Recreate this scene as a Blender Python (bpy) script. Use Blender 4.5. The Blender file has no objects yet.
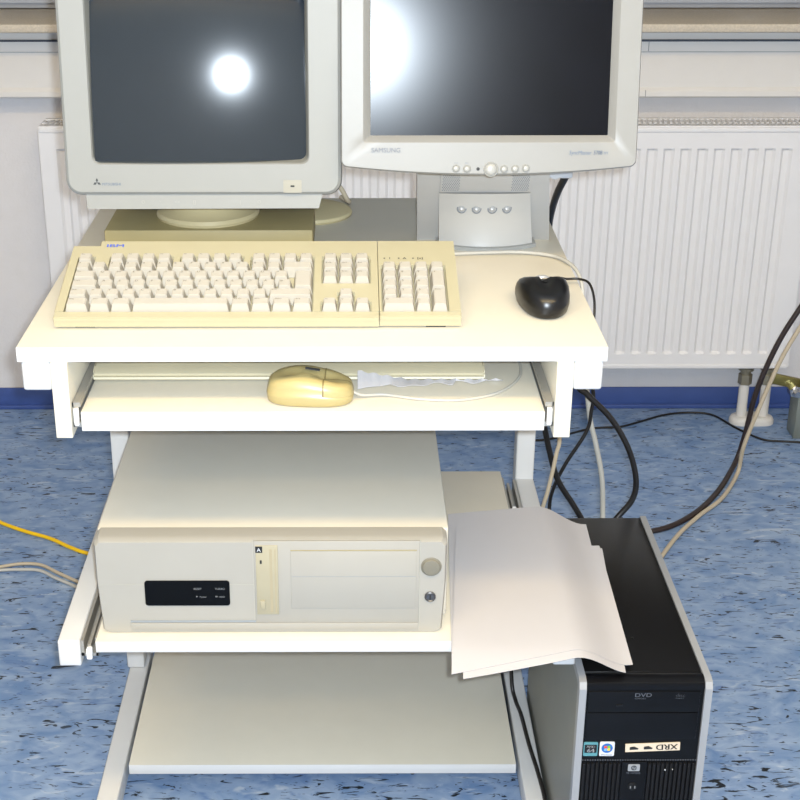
import bpy, bmesh, math, random
from mathutils import Vector, Matrix
R = math.radians
random.seed(7)
SC = bpy.context.scene
COL = SC.collection
T = 0.86                      # height of the table top
FONT = None

# ------------------------------------------------------------------ materials
def lin(c):
    return tuple((v / 12.92 if v <= 0.04045 else ((v + 0.055) / 1.055) ** 2.4) for v in (x / 255 for x in c))

def mat(name, rgb, rough=0.5, metal=0.0, spec=0.5, var=0.03, vscale=25.0, bump=0.0, bscale=300.0, coat=0.0):
    m = bpy.data.materials.new(name); m.use_nodes = True
    nt = m.node_tree; N = nt.nodes; K = nt.links
    b = N['Principled BSDF']
    b.inputs['Roughness'].default_value = rough
    b.inputs['Metallic'].default_value = metal
    b.inputs['Specular IOR Level'].default_value = spec
    if coat:
        b.inputs['Coat Weight'].default_value = coat; b.inputs['Coat Roughness'].default_value = 0.1
    tc = N.new('ShaderNodeTexCoord')
    c = lin(rgb)
    nz = N.new('ShaderNodeTexNoise'); nz.inputs['Scale'].default_value = vscale; nz.inputs['Detail'].default_value = 4
    K.new(tc.outputs['Object'], nz.inputs['Vector'])
    rp = N.new('ShaderNodeValToRGB')
    rp.color_ramp.elements[0].position = 0.3; rp.color_ramp.elements[1].position = 0.7
    rp.color_ramp.elements[0].color = (*[x * (1 - var) for x in c], 1)
    rp.color_ramp.elements[1].color = (*[min(1, x * (1 + var)) for x in c], 1)
    K.new(nz.outputs['Fac'], rp.inputs['Fac']); K.new(rp.outputs['Color'], b.inputs['Base Color'])
    if bump:
        n2 = N.new('ShaderNodeTexNoise'); n2.inputs['Scale'].default_value = bscale; n2.inputs['Detail'].default_value = 3
        K.new(tc.outputs['Object'], n2.inputs['Vector'])
        bp = N.new('ShaderNodeBump'); bp.inputs['Strength'].default_value = bump; bp.inputs['Distance'].default_value = 0.002
        K.new(n2.outputs['Fac'], bp.inputs['Height']); K.new(bp.outputs['Normal'], b.inputs['Normal'])
    return m

M = dict(
    board=mat('white_laminate', (210, 204, 188), 0.38, var=0.012),
    edge=mat('white_edge_band', (208, 208, 208), 0.4, var=0.01),
    steel=mat('white_powder_coat', (203, 203, 202), 0.42, var=0.012),
    rail=mat('zinc_rail', (160, 157, 150), 0.4, 0.35),
    railtip=mat('white_rail_clip', (235, 235, 235), 0.3),
    crt=mat('crt_beige_plastic', (139, 140, 137), 0.5, bump=0.05, bscale=900, var=0.01),
    crtlip=mat('crt_inner_lip', (123, 124, 119), 0.5, var=0.01),
    crtbase=mat('yellowed_plastic', (192, 179, 139), 0.45, var=0.02),
    crtglass=mat('crt_glass', (43, 49, 55), 0.15, spec=0.3, var=0.02),
    crtbtn=mat('crt_button', (150, 147, 135), 0.5),
    lcd=mat('lcd_warm_grey_plastic', (135, 134, 130), 0.42, bump=0.04, bscale=900, var=0.012),
    lcdbtn=mat('lcd_button', (155, 155, 151), 0.35),
    lcdglass=mat('lcd_matte_panel', (5, 6, 12), 0.2, spec=0.2, var=0.25, vscale=18),
    lcdcover=mat('lcd_stand_cover_plastic', (184, 181, 175), 0.4, var=0.012),
    lcdback=mat('lcd_rear_plastic', (190, 187, 178), 0.5),
    silver=mat('stand_silver_plastic', (176, 174, 170), 0.35, 0.1, var=0.02),
    kb=mat('yellowed_keyboard_plastic', (177, 170, 141), 0.5, bump=0.04, bscale=900, var=0.02),
    key=mat('key_plastic', (181, 176, 165), 0.45, var=0.012),
    legend=mat('key_legend_print', (112, 106, 96), 0.6),
    kb2=mat('cream_plastic', (197, 188, 160), 0.45),
    slab=mat('olive_beige_plastic', (156, 143, 100), 0.55, bump=0.04, bscale=700),
    wheel=mat('silver_wheel_plastic', (190, 190, 190), 0.3, 0.4),
    blk=mat('black_rubberised_plastic', (14, 14, 15), 0.33, spec=0.5),
    cable_b=mat('black_cable', (22, 20, 20), 0.45),
    cable_db=mat('dark_brown_black_cable', (44, 32, 28), 0.45),
    cable_g=mat('light_grey_cable', (178, 176, 168), 0.5),
    cable_be=mat('beige_cable', (186, 172, 148), 0.5),
    cable_y=mat('yellow_cable', (236, 190, 6), 0.4),
    lock=mat('dark_lock_metal', (96, 97, 100), 0.35, 0.7),
    faint2=mat('dim_grey_print', (84, 88, 96), 0.6),
    chrome=mat('chrome', (205, 205, 208), 0.15, 1.0),
    mouse_y=mat('yellowed_mouse_plastic', (174, 159, 110), 0.35, var=0.02),
    mouse_seam=mat('mouse_seam_shade', (120, 106, 66), 0.5),
    pc=mat('pc_case_offwhite', (178, 175, 166), 0.45, var=0.012, bump=0.03, bscale=900),
    pcfront=mat('pc_front_offwhite', (158, 155, 147), 0.42, var=0.01),
    pcseam=mat('pc_seam_shadow_line', (168, 166, 156), 0.5),
    pcgrey=mat('pc_grey_groove', (140, 146, 150), 0.4),
    pctop=mat('pc_painted_steel_lid', (201, 196, 183), 0.45, var=0.012, bump=0.08, bscale=1200),
    black_gl=mat('black_gloss_panel', (6, 6, 6), 0.12, spec=0.15),
    floppy=mat('floppy_beige', (161, 154, 131), 0.5),
    pbtn=mat('grey_power_button', (118, 114, 101), 0.45),
    dark=mat('dark_slot', (28, 28, 28), 0.6),
    faint=mat('faint_grey_print', (120, 122, 124), 0.6),
    faintw=mat('white_print', (200, 205, 210), 0.5),
    blueprint=mat('blue_print', (96, 118, 216), 0.5),
    greyprint=mat('slate_print', (84, 100, 122), 0.5),
    samprint=mat('silver_grey_print', (112, 113, 118), 0.4),
    darkprint=mat('charcoal_print', (60, 62, 64), 0.5),
    paper=mat('printer_paper', (190, 187, 188), 0.75, var=0.008, spec=0.2),
    tower=mat('tower_black_metal', (13, 12, 12), 0.36, bump=0.06, bscale=1500, spec=0.3),
    towerside=mat('tower_grey_side', (130, 130, 122), 0.45, 0.15, var=0.02),
    trim=mat('tower_silver_trim', (164, 165, 167), 0.35, 0.35),
    bezel=mat('tower_black_bezel', (9, 9, 11), 0.3, spec=0.22),
    bezel2=mat('tower_black_slats', (12, 11, 12), 0.5, spec=0.3),
    sticker=mat('white_sticker', (205, 208, 214), 0.4),
    sticker_t=mat('teal_sticker', (84, 140, 150), 0.4),
    sticker_k=mat('black_sticker', (14, 18, 20), 0.4),
    orb=mat('blue_orb', (40, 96, 170), 0.3), red=mat('red_print', (214, 70, 40), 0.4), green=mat('green_print', (112, 176, 50), 0.4),
    yel=mat('yellow_print', (240, 196, 50), 0.4), sky=mat('pale_blue_print', (110, 170, 230), 0.4),
    tape=mat('cream_label_tape', (207, 192, 172), 0.6),
    radiator=mat('radiator_white_enamel', (222, 220, 220), 0.4, var=0.01),
    radin=mat('radiator_fins_shaded', (70, 64, 52), 0.5),  # fin colour darkened to put shade inside the grille slots
    valve=mat('tarnished_brass_nut', (150, 142, 122), 0.35, 0.7),
    brass=mat('olive_brass', (128, 120, 70), 0.35, 0.7),
    pipe=mat('white_pipe', (214, 210, 204), 0.4),
    postm=mat('grey_green_metal', (128, 134, 128), 0.45, 0.3),
    wall=mat('white_plaster_wall', (214, 211, 211), 0.85, var=0.015, bump=0.45, bscale=160, spec=0.2),
    ceil=mat('ceiling_white', (238, 236, 232), 0.9),
    sill=mat('sill_terrazzo', (190, 178, 160), 0.5, var=0.12, vscale=220),
    trunk=mat('cable_trunking_pvc', (214, 210, 205), 0.45, var=0.01),
    skirt=mat('blue_vinyl_skirting', (58, 80, 140), 0.45, var=0.05),
    frame_dark=mat('dark_grey_seam', (60, 66, 78), 0.6),
    frame=mat('window_frame_grey', (160, 164, 172), 0.5),
)

def floor_material():
    m = bpy.data.materials.new('blue_marbled_linoleum'); m.use_nodes = True
    nt = m.node_tree; N = nt.nodes; K = nt.links; b = N['Principled BSDF']
    b.inputs['Roughness'].default_value = 0.5; b.inputs['Specular IOR Level'].default_value = 0.3
    tc = N.new('ShaderNodeTexCoord')
    def noise(scale, detail, dist, sx, sy, rot, loc=0.0):
        mp = N.new('ShaderNodeMapping'); mp.inputs['Scale'].default_value = (sx, sy, 1); mp.inputs['Rotation'].default_value = (0, 0, rot)
        mp.inputs['Location'].default_value = (loc, loc * 0.7, 0)
        K.new(tc.outputs['Object'], mp.inputs['Vector'])
        n = N.new('ShaderNodeTexNoise'); n.inputs['Scale'].default_value = scale; n.inputs['Detail'].default_value = detail
        n.inputs['Distortion'].default_value = dist
        K.new(mp.outputs['Vector'], n.inputs['Vector']); return n.outputs['Fac']
    def ramp(src, p0, c0, p1, c1):
        r = N.new('ShaderNodeValToRGB'); e = r.color_ramp.elements
        e[0].position = p0; e[0].color = (*c0, 1); e[1].position = p1; e[1].color = (*c1, 1)
        K.new(src, r.inputs['Fac']); return r.outputs['Color']
    def mix(fac, a, c, factor=1.0):
        x = N.new('ShaderNodeMixRGB'); K.new(fac, x.inputs['Fac'])
        if isinstance(a, tuple): x.inputs['Color1'].default_value = (*a, 1)
        else: K.new(a, x.inputs['Color1'])
        x.inputs['Color2'].default_value = (*c, 1); return x.outputs['Color']
    base = ramp(noise(16, 6, 1.0, 1, 1.6, 0.3), 0.32, lin((104, 132, 172)), 0.7, lin((146, 165, 192)))
    W = ramp(noise(22, 4, 1.6, 0.55, 1.7, -0.45, 3.1), 0.60, (0, 0, 0), 0.70, (0.55, 0.55, 0.55))
    c1 = mix(W, base, lin((184, 194, 206)))
    D = ramp(noise(26, 4, 1.2, 0.8, 1.6, 0.5, 7.7), 0.60, (0, 0, 0), 0.72, (0.7, 0.7, 0.7))
    c2 = mix(D, c1, lin((84, 112, 160)))
    F = ramp(noise(40, 4, 2.4, 0.42, 1.45, 0.25, 1.3), 0.618, (0, 0, 0), 0.66, (1, 1, 1))
    c3 = mix(F, c2, lin((30, 34, 40)))
    F2 = ramp(noise(46, 4, 2.2, 0.5, 1.5, -0.7, 11.3), 0.65, (0, 0, 0), 0.69, (0.9, 0.9, 0.9))
    c4 = mix(F2, c3, lin((40, 46, 54)))
    K.new(c4, b.inputs['Base Color'])
    return m
M['floor'] = floor_material()

# ------------------------------------------------------------------ mesh helpers
def new(): return bmesh.new()

def merge(bm, src):
    me = bpy.data.meshes.new('tmp'); src.to_mesh(me); src.free(); bm.from_mesh(me); bpy.data.meshes.remove(me)

def box(bm, x0, x1, y0, y1, z0, z1, bev=0.0, seg=2, mtx=None):
    t = bmesh.new()
    bmesh.ops.create_cube(t, size=1, matrix=Matrix.Translation(((x0 + x1) / 2, (y0 + y1) / 2, (z0 + z1) / 2)) @ Matrix.Diagonal((x1 - x0, y1 - y0, z1 - z0, 1)))
    if bev: bmesh.ops.bevel(t, geom=list(t.edges), offset=bev, segments=seg, affect='EDGES', profile=0.5)
    if mtx is not None: t.transform(mtx)
    merge(bm, t)

def loft(bm, loops, cap0=True, cap1=True):
    rows = [[bm.verts.new(p) for p in lp] for lp in loops]
    n = len(rows[0])
    for a, b in zip(rows, rows[1:]):
        for i in range(n):
            j = (i + 1) % n
            bm.faces.new((a[i], a[j], b[j], b[i]))
    if cap0: bm.faces.new(list(reversed(rows[0])))
    if cap1: bm.faces.new(rows[-1])

def rr(cx, cy, w, h, r, n=5, k=6):
    """rounded rectangle, counter-clockwise, straight runs subdivided"""
    r = min(r, w / 2 - 1e-5, h / 2 - 1e-5)
    pts = []
    cs = [(cx + w / 2 - r, cy - h / 2 + r, -90), (cx + w / 2 - r, cy + h / 2 - r, 0), (cx - w / 2 + r, cy + h / 2 - r, 90), (cx - w / 2 + r, cy - h / 2 + r, 180)]
    for i, (x, y, a) in enumerate(cs):
        arc = [(x + r * math.cos(R(a + 90 * q / n)), y + r * math.sin(R(a + 90 * q / n))) for q in range(n + 1)]
        pts += arc
        x2, y2, a2 = cs[(i + 1) % 4]
        e = (x2 + r * math.cos(R(a2)), y2 + r * math.sin(R(a2)))
        s = arc[-1]
        for q in range(1, k): pts.append((s[0] + (e[0] - s[0]) * q / k, s[1] + (e[1] - s[1]) * q / k))
    return pts

def prism(bm, poly, f0, f1):
    """poly of (a,b); f0/f1 map it to the two end faces"""
    loft(bm, [[f0(*p) for p in poly], [f1(*p) for p in poly]])

def cyl(bm, p0, p1, r0, r1=None, n=24):
    r1 = r0 if r1 is None else r1
    p0 = Vector(p0); p1 = Vector(p1); d = (p1 - p0).normalized()
    u = d.orthogonal().normalized(); v = d.cross(u)
    loft(bm, [[p0 + (u * math.cos(a) + v * math.sin(a)) * r0 for a in [2 * math.pi * i / n for i in range(n)]],
              [p1 + (u * math.cos(a) + v * math.sin(a)) * r1 for a in [2 * math.pi * i / n for i in range(n)]]])

def lathe(bm, prof, origin, axis=(0, 0, 1), n=40):
    o = Vector(origin); d = Vector(axis).normalized(); u = d.orthogonal().normalized(); v = d.cross(u)
    loft(bm, [[o + d * h + (u * math.cos(2 * math.pi * i / n) + v * math.sin(2 * math.pi * i / n)) * max(r, 1e-4) for i in range(n)] for r, h in prof])

def spline(pts, per=10):
    P = [Vector(p) for p in pts]; P = [P[0] * 2 - P[1]] + P + [P[-1] * 2 - P[-2]]
    out = []
    for i in range(1, len(P) - 2):
        a, b, c, d = P[i - 1:i + 3]
        for q in range(per):
            t = q / per
            out.append(0.5 * ((2 * b) + (c - a) * t + (2 * a - 5 * b + 4 * c - d) * t * t + (3 * b - a - 3 * c + d) * t ** 3))
    out.append(P[-2]); return out

def tube(bm, pts, r, n=10, smooth=True, per=10, zmin=None):
    P = spline(pts, per) if smooth else [Vector(p) for p in pts]
    if zmin is not None:
        for p in P: p.z = max(p.z, zmin)
    t0 = (P[1] - P[0]).normalized(); u = t0.orthogonal().normalized(); loops = []
    for i, p in enumerate(P):
        t = (P[min(i + 1, len(P) - 1)] - P[max(i - 1, 0)]).normalized()
        u = (u - t * u.dot(t)).normalized(); v = t.cross(u)
        loops.append([p + (u * math.cos(2 * math.pi * k / n) + v * math.sin(2 * math.pi * k / n)) * r for k in range(n)])
    loft(bm, loops)

def text(bm, s, size, fn, align='LEFT', shear=0.0, bold=0.0):
    """lettering as flat mesh; fn maps (a,b) in the lettering plane to a world point"""
    cu = bpy.data.curves.new('t', 'FONT'); cu.body = s; cu.size = 1.0; cu.align_x = align; cu.shear = shear
    cu.resolution_u = 3
    ob = bpy.data.objects.new('t', cu); COL.objects.link(ob)
    dg = bpy.context.evaluated_depsgraph_get(); dg.update()
    me = bpy.data.meshes.new_from_object(ob.evaluated_get(dg))
    for v in me.vertices: v.co = fn(v.co.x * size, v.co.y * size)
    bm.from_mesh(me)
    if bold:
        d = fn(bold * 1.6, 0) - fn(0, 0)
        for v in me.vertices: v.co = v.co + d
        bm.from_mesh(me)
    bpy.data.objects.remove(ob); bpy.data.curves.remove(cu); bpy.data.meshes.remove(me)

def finish(name, bm, material, loc, parent=None, smooth=True, ang=40):
    bmesh.ops.recalc_face_normals(bm, faces=[f for f in bm.faces])
    loc = Vector(loc)
    bmesh.ops.translate(bm, verts=bm.verts, vec=-loc)
    me = bpy.data.meshes.new(name); bm.to_mesh(me); bm.free()
    for m in (material if isinstance(material, list) else [material]): me.materials.append(m)
    if smooth:
        for p in me.polygons: p.use_smooth = True
        me.set_sharp_from_angle(angle=R(ang))
    o = bpy.data.objects.new(name, me); COL.objects.link(o)
    return o

def tag(o, label, cat, group=None):
    o['label'] = label; o['category'] = cat
    if group: o['group'] = group

def thing(name, label, cat, loc, group=None):
    o = bpy.data.objects.new(name, None); COL.objects.link(o); o.empty_display_size = 0.05
    o.location = loc; tag(o, label, cat, group); return o

def wloc(o):
    v = Vector(o.location)
    if o.parent: v = v + wloc(o.parent)
    return v

def part(name, bm, material, parent, label=None, **k):
    """bm is built in world coordinates; the part keeps them under its (unrotated) parent"""
    o = finish(name, bm, material, wloc(parent), **k)
    o.parent = parent
    if label: o['label'] = label
    return o

def solo(name, bm, material, label, cat, group=None, **k):
    xs = [v.co for v in bm.verts]
    loc = Vector(((min(v.x for v in xs) + max(v.x for v in xs)) / 2, (min(v.y for v in xs) + max(v.y for v in xs)) / 2, min(v.z for v in xs)))
    o = finish(name, bm, material, loc, **k); o.location = loc
    tag(o, label, cat, group); return o

def struct(name, bm, material, **k):
    o = finish(name, bm, material, (0, 0, 0), **k); o['kind'] = 'structure'; return o

# ------------------------------------------------------------------ the room
WY = 1.80
bm = new(); box(bm, -3.2, 3.4, -4.2, WY + 0.25, -0.1, 0.0); struct('floor', bm, M['floor'], smooth=False)
bm = new(); box(bm, -3.2, 3.4, -4.2, WY + 0.25, 2.8, 2.9); struct('ceiling', bm, M['ceil'], smooth=False)
bm = new()
box(bm, -3.2, 3.4, WY, WY + 0.25, 0.0, 0.978)
box(bm, -3.2, 3.4, WY, WY + 0.25, 2.35, 2.8)
box(bm, -3.2, -2.6, WY, WY + 0.25, 0.978, 2.35); box(bm, 2.8, 3.4, WY, WY + 0.25, 0.978, 2.35)
struct('wall_back', bm, M['wall'], smooth=False)
bm = new(); box(bm, -3.3, -3.2, -4.2, WY + 0.25, 0, 2.8); struct('wall_left', bm, M['wall'], smooth=False)
bm = new(); box(bm, 3.4, 3.5, -4.2, WY + 0.25, 0, 2.8); struct('wall_right', bm, M['wall'], smooth=False)
bm = new(); box(bm, -3.2, 3.4, -4.3, -4.2, 0, 2.8); struct('wall_front', bm, M['wall'], smooth=False)
bm = new(); box(bm, -3.2, 3.4, WY - 0.006, WY, 0.0, 0.058, 0.002)
box(bm, -3.2, 3.4, WY - 0.012, WY, 0.0, 0.012, 0.003)
struct('baseboard_back', bm, M['skirt'])
# window above the sill
bm = new()
box(bm, -2.6, 2.8, WY + 0.06, WY + 0.12, 1.0, 1.04, 0.004); box(bm, -2.6, 2.8, WY + 0.06, WY + 0.12, 2.29, 2.35, 0.004)
box(bm, -2.6, 2.8, WY + 0.05, WY + 0.06, 1.014, 1.022)
for x in (-2.6, -0.83, 0.97, 2.74): box(bm, x, x + 0.06, WY + 0.06, WY + 0.12, 1.04, 2.29, 0.004)
w = struct('window_1', bm, M['frame'])
gm = mat('window_glass', (20, 26, 40), 0.05); gm.node_tree.nodes['Principled BSDF'].inputs['Transmission Weight'].default_value = 0.3
bm = new(); box(bm, -2.6, 2.8, WY + 0.085, WY + 0.092, 1.03, 2.3); g = finish('window_pane', bm, gm, (0, 0, 0)); g.parent = w
bm = new(); box(bm, -2.75, 2.95, 1.615, WY + 0.07, 0.980, 0.999, 0.004); struct('trim_1', bm, M['sill'])

# cable trunking along the wall, under the sill
tr = thing('cable_trunking', 'long cream plastic cable trunking fixed to the wall just below the window sill', 'cable channel', (0, WY, 0.82))
bm = new()
prof = [(WY - 0.0005, 0.816), (1.724, 0.816), (1.720, 0.820), (1.720, 0.831), (1.726, 0.840), (1.726, 0.944), (1.734, 0.946), (1.734, 0.9745), (WY - 0.0005, 0.9745)]
prism(bm, prof, lambda a, b: Vector((-2.8, a, b)), lambda a, b: Vector((3.0, a, b)))
part('body', bm, M['trunk'], tr, ang=25)
bm = new(); box(bm, -2.8, 3.0, 1.7248, 1.7270, 0.9200, 0.9212); part('lid_seam', bm, M['pcgrey'], tr)
bm = new(); box(bm, -2.8, 3.0, 1.7240, 1.7350, 0.9440, 0.9475); part('upper_seam', bm, M['frame_dark'], tr)
for x in (-1.25, 0.728, 2.2):
    bm = new(); box(bm, x, x + 0.0012, 1.7192, 1.7225, 0.819, 0.834); part('joint', bm, M['faint'], tr)
    bm = new(); box(bm, x, x + 0.0012, 1.7250, 1.7280, 0.922, 0.943); part('joint', bm, M['faint'], tr)

# ------------------------------------------------------------------ radiator
RX0, RX1, RY, RB, RZ = -0.675, 1.127, 1.68, 0.158, 0.757
rad = thing('radiator', 'long white ribbed panel radiator mounted under the window behind the computer cart', 'radiator', (0.226, 1.74, RB))
bm = new()
xs = [RX0]; dep = [0]
cx = 1.0604
cs = []
while cx > RX0 + 0.03:
    cs.append(cx); cx -= 0.0392
for c in reversed(cs):
    xs += [c - 0.0130, c - 0.0065, c + 0.0065, c + 0.0130]; dep += [0, 1, 1, 0]
xs.append(RX1); dep.append(0)
zs = [(RB, 0), (RB + 0.036, 0), (RB + 0.042, 1), (RZ - 0.056, 1), (RZ - 0.050, 0), (RZ - 0.012, 0)]
grid = [[bm.verts.new((x, RY + 0.0065 * d * zd, z)) for x, d in zip(xs, dep)] for z, zd in zs]
for a, b in zip(grid, grid[1:]):
    for i in range(len(xs) - 1): bm.faces.new((a[i], a[i + 1], b[i + 1], b[i]))
e = bmesh.ops.extrude_face_region(bm, geom=list(bm.faces))
nv = [v for v in e['geom'] if isinstance(v, bmesh.types.BMVert)]
for v in nv: v.co.y = RY + 0.018
box(bm, RX0 - 0.001, RX1 + 0.001, RY - 0.003, RY + 0.014, RZ - 0.013, RZ, 0.004)
box(bm, RX0, RX1, RY - 0.002, RY + 0.012, RB - 0.003, RB + 0.010, 0.004)
part('front_panel', bm, M['radiator'], rad, ang=20)
bm = new(); box(bm, RX0 + 0.01, RX1 - 0.01, RY + 0.075, RY + 0.088, RB, RZ - 0.01, 0.003); part('rear_panel', bm, M['radiator'], rad)
bm = new()
x = RX0 + 0.02
while x < RX1 - 0.02:
    box(bm, x, x + 0.0015, RY + 0.02, RY + 0.074, RB + 0.03, RZ - 0.03); x += 0.02
part('convector_fins', bm, M['radin'], rad, smooth=False)
for s, xx in ((0, RX0), (1, RX1)):
    bm = new()
    for q, (za, zb) in enumerate(((RB, RZ),)):
        box(bm, xx - 0.004, xx + 0.004, RY + 0.002, RY + 0.092, za, zb, 0.003)
    part('side_cover', bm, M['radiator'], rad)
bm = new()
box(bm, RX0, RX1, RY, RY + 0.012, RZ - 0.002, RZ + 0.003, 0.001); box(bm, RX0, RX1, RY + 0.080, RY + 0.092, RZ - 0.002, RZ + 0.003, 0.001)
box(bm, RX0, RX1, RY + 0.043, RY + 0.049, RZ - 0.002, RZ + 0.002)
x = RX0 + 0.004
while x < RX1 - 0.01:
    for (ya, yb, o) in ((RY + 0.012, RY + 0.044, 0), (RY + 0.048, RY + 0.080, 0.006)):
        t = new(); box(t, x + o, x + o + 0.0055, ya, yb, RZ - 0.002, RZ + 0.002)
        for v in t.verts: v.co.x += (v.co.y - ya) * 0.25
        merge(bm, t)
    x += 0.0125
part('top_grille', bm, M['radiator'], rad, smooth=False)
for xx in (1.033, 1.088):
    bm = new(); cyl(bm, (xx, 1.705, 0.012), (xx, 1.705, 0.112), 0.0125); part('pipe', bm, M['pipe'], rad)
    bm = new(); cyl(bm, (xx, 1.705, 0.106), (xx, 1.705, 0.132), 0.017, n=6); cyl(bm, (xx, 1.705, 0.130), (xx, 1.705, 0.165), 0.013)
    cyl(bm, (xx, 1.705, 0.143), (xx, 1.705, 0.150), 0.019, n=12)
    part('valve_nut', bm, M['valve'], rad, ang=25)
bm = new()
lp = rr(1.0605, 1.705, 0.112, 0.058, 0.029, 8, 3)
def sc(l, k, z): return [Vector((1.0605 + (x - 1.0605) * k, 1.705 + (y - 1.705) * k, z)) for x, y in l]
loft(bm, [sc(lp, 1, 0.0), sc(lp, 1, 0.008), sc(lp, .94, 0.015), sc(lp, .8, 0.019)]); part('pipe_collar', bm, M['pipe'], rad)

st = thing('metal_stand', 'grey metal post with an olive brass clamp bar and chrome bolt at the right edge', 'stand', (1.165, 1.62, 0))
bm = new(); box(bm, 1.137, 1.20, 1.60, 1.66, 0.0, 0.118, 0.003); part('post', bm, M['postm'], st)
bm = new(); box(bm, -0.05, 0.058, -0.006, 0.006, -0.013, 0.013, 0.002, mtx=Matrix.Translation((1.118, 1.625, 0.143)) @ Matrix.Rotation(R(13), 4, 'Y')); part('clamp_bar', bm, M['brass'], st)
bm = new(); cyl(bm, (1.128, 1.595, 0.128), (1.128, 1.625, 0.128), 0.016, n=6); lathe(bm, [(0.011, 0), (0.012, 0.012), (0.008, 0.02)], (1.128, 1.597, 0.128), (0, -1, 0), 16)
cyl(bm, (1.150, 1.60, 0.118), (1.150, 1.60, 0.16), 0.009)
part('bolt', bm, M['chrome'], st, ang=25)

# ------------------------------------------------------------------ computer cart
cart = thing('computer_cart', 'white laminate computer cart with keyboard drawer and two lower shelves', 'computer desk', (0, 0.3, 0))
bm = new(); box(bm, -0.35, 0.35, 0.0 + 0.0010, 0.674, T - 0.018, T, 0.0003); bd = part('tabletop', bm, M['board'], cart)
bm = new(); box(bm, -0.35, 0.35, 0.0, 0.0 + 0.0010, T - 0.018, T, 0.0004); part('front_edge', bm, M['edge'], bd)
TX0, TX1 = 0.3165, 0.3465
for s in (-1, 1):
    xa, xb = sorted((s * 0.3115, s * TX1))
    bm = new(); box(bm, xa, xb, 0.002, 0.60, T - 0.056, T - 0.018, 0.004, 3); part('upper_rail', bm, M['steel'], cart)
    xa, xb = sorted((s * TX0, s * TX1))
    bm = new(); box(bm, xa, xb, 0.530, 0.566, 0.055, T - 0.056, 0.003, 3); part('upright_post', bm, M['steel'], cart)
    bm = new(); box(bm, xa, xb, 0.046, 0.530, T - 0.476, T - 0.436, 0.003, 3); part('middle_arm', bm, M['steel'], cart)
    xa, xb = sorted((s * 0.3110, s * 0.3430)); bm = new(); box(bm, xa, xb, -0.06, 0.60, 0.016, 0.055, 0.003, 3)
    ft = part('base_foot', bm, M['steel'], cart)
    for yy in (-0.03, 0.57):
        bm = new(); cyl(bm, ((xa + xb) / 2, yy, 0.0), ((xa + xb) / 2, yy, 0.017), 0.013, 0.011); part('glide', bm, M['dark'], ft)
    xa, xb = sorted((s * 0.2905, s * 0.3105))
    bm = new(); box(bm, xa, xb, -0.004, 0.44, T - 0.1155, T - 0.018, 0.001); part('side_panel', bm, M['board'], cart)
    # drawer slide
    xa, xb = sorted((s * 0.2800, s * 0.2900))
    bm = new(); box(bm, xa, xb, 0.004, 0.42, T - 0.104, T - 0.098); box(bm, xa, xb, 0.004, 0.42, T - 0.078, T - 0.072); 
    xm = s * 0.2885; box(bm, min(xm, s * 0.2900), max(xm, s * 0.2900), 0.004, 0.42, T - 0.104, T - 0.072)
    r = part('drawer_slide', bm, M['rail'], cart, smooth=False)
    bm = new(); box(bm, xa + 0.002, xb - 0.002, -0.002, 0.004, T - 0.100, T - 0.078, 0.001); 
    part('slide_end', bm, M['railtip'], r)
    # shelf slide
    xa, xb = sorted((s * 0.2935, s * 0.3160))
    bm = new(); box(bm, xa, xb, 0.05, 0.53, T - 0.462, T - 0.457); box(bm, xa, s * 0.2965 if s > 0 else xb, 0.05, 0.53, T - 0.462, T - 0.434) if s > 0 else box(bm, s * 0.2965, xb, 0.05, 0.53, T - 0.462, T - 0.434)
    if s > 0: box(bm, 0.3120, 0.3160, 0.05, 0.53, T - 0.462, T - 0.438)
    else: box(bm, -0.3160, -0.3120, 0.05, 0.53, T - 0.462, T - 0.438)
    xm = s * 0.3045; box(bm, xm - 0.002, xm + 0.002, 0.05, 0.53, T - 0.46, T - 0.444)
    r = part('shelf_slide', bm, M['rail'], cart, smooth=False)
    bm = new(); box(bm, xa + 0.008, xb - 0.0065, 0.040, 0.05, T - 0.462, T - 0.446, 0.002); part('slide_end', bm, M['railtip'], r)
bm = new(); lathe(bm, [(0.001, 0), (0.004, 0.001), (0.005, 0.005), (0.003, 0.009)], (0.3045, 0.43, T - 0.446), n=14); part('slide_stop', bm, M['railtip'], cart)
bm = new(); box(bm, -0.279, 0.279, -0.003 + 0.0010, 0.33, T - 0.1065, T - 0.082, 0.0003); bd = part('keyboard_drawer', bm, M['board'], cart)
bm = new(); box(bm, -0.279, 0.279, -0.003, -0.003 + 0.0010, T - 0.1065, T - 0.082, 0.0004); part('front_edge', bm, M['edge'], bd)
bm = new(); box(bm, -0.293, 0.293, 0.034 + 0.0010, 0.545, T - 0.446, T - 0.430, 0.0003); bd = part('pull_out_shelf', bm, M['board'], cart)
bm = new(); box(bm, -0.293, 0.293, 0.034, 0.034 + 0.0010, T - 0.446, T - 0.430, 0.0004); part('front_edge', bm, M['edge'], bd)
bm = new(); box(bm, -0.305, 0.305, 0.258 + 0.0010, 0.585, T - 0.820, T - 0.803, 0.0003); bd = part('bottom_shelf', bm, M['board'], cart)
bm = new(); box(bm, -0.305, 0.305, 0.258, 0.258 + 0.0010, T - 0.820, T - 0.803, 0.0004); part('front_edge', bm, M['edge'], bd)
bm = new(); box(bm, -0.317, 0.317, 0.575, 0.595, 0.016, 0.035, 0.002); part('cross_bar', bm, M['steel'], cart)

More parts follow.
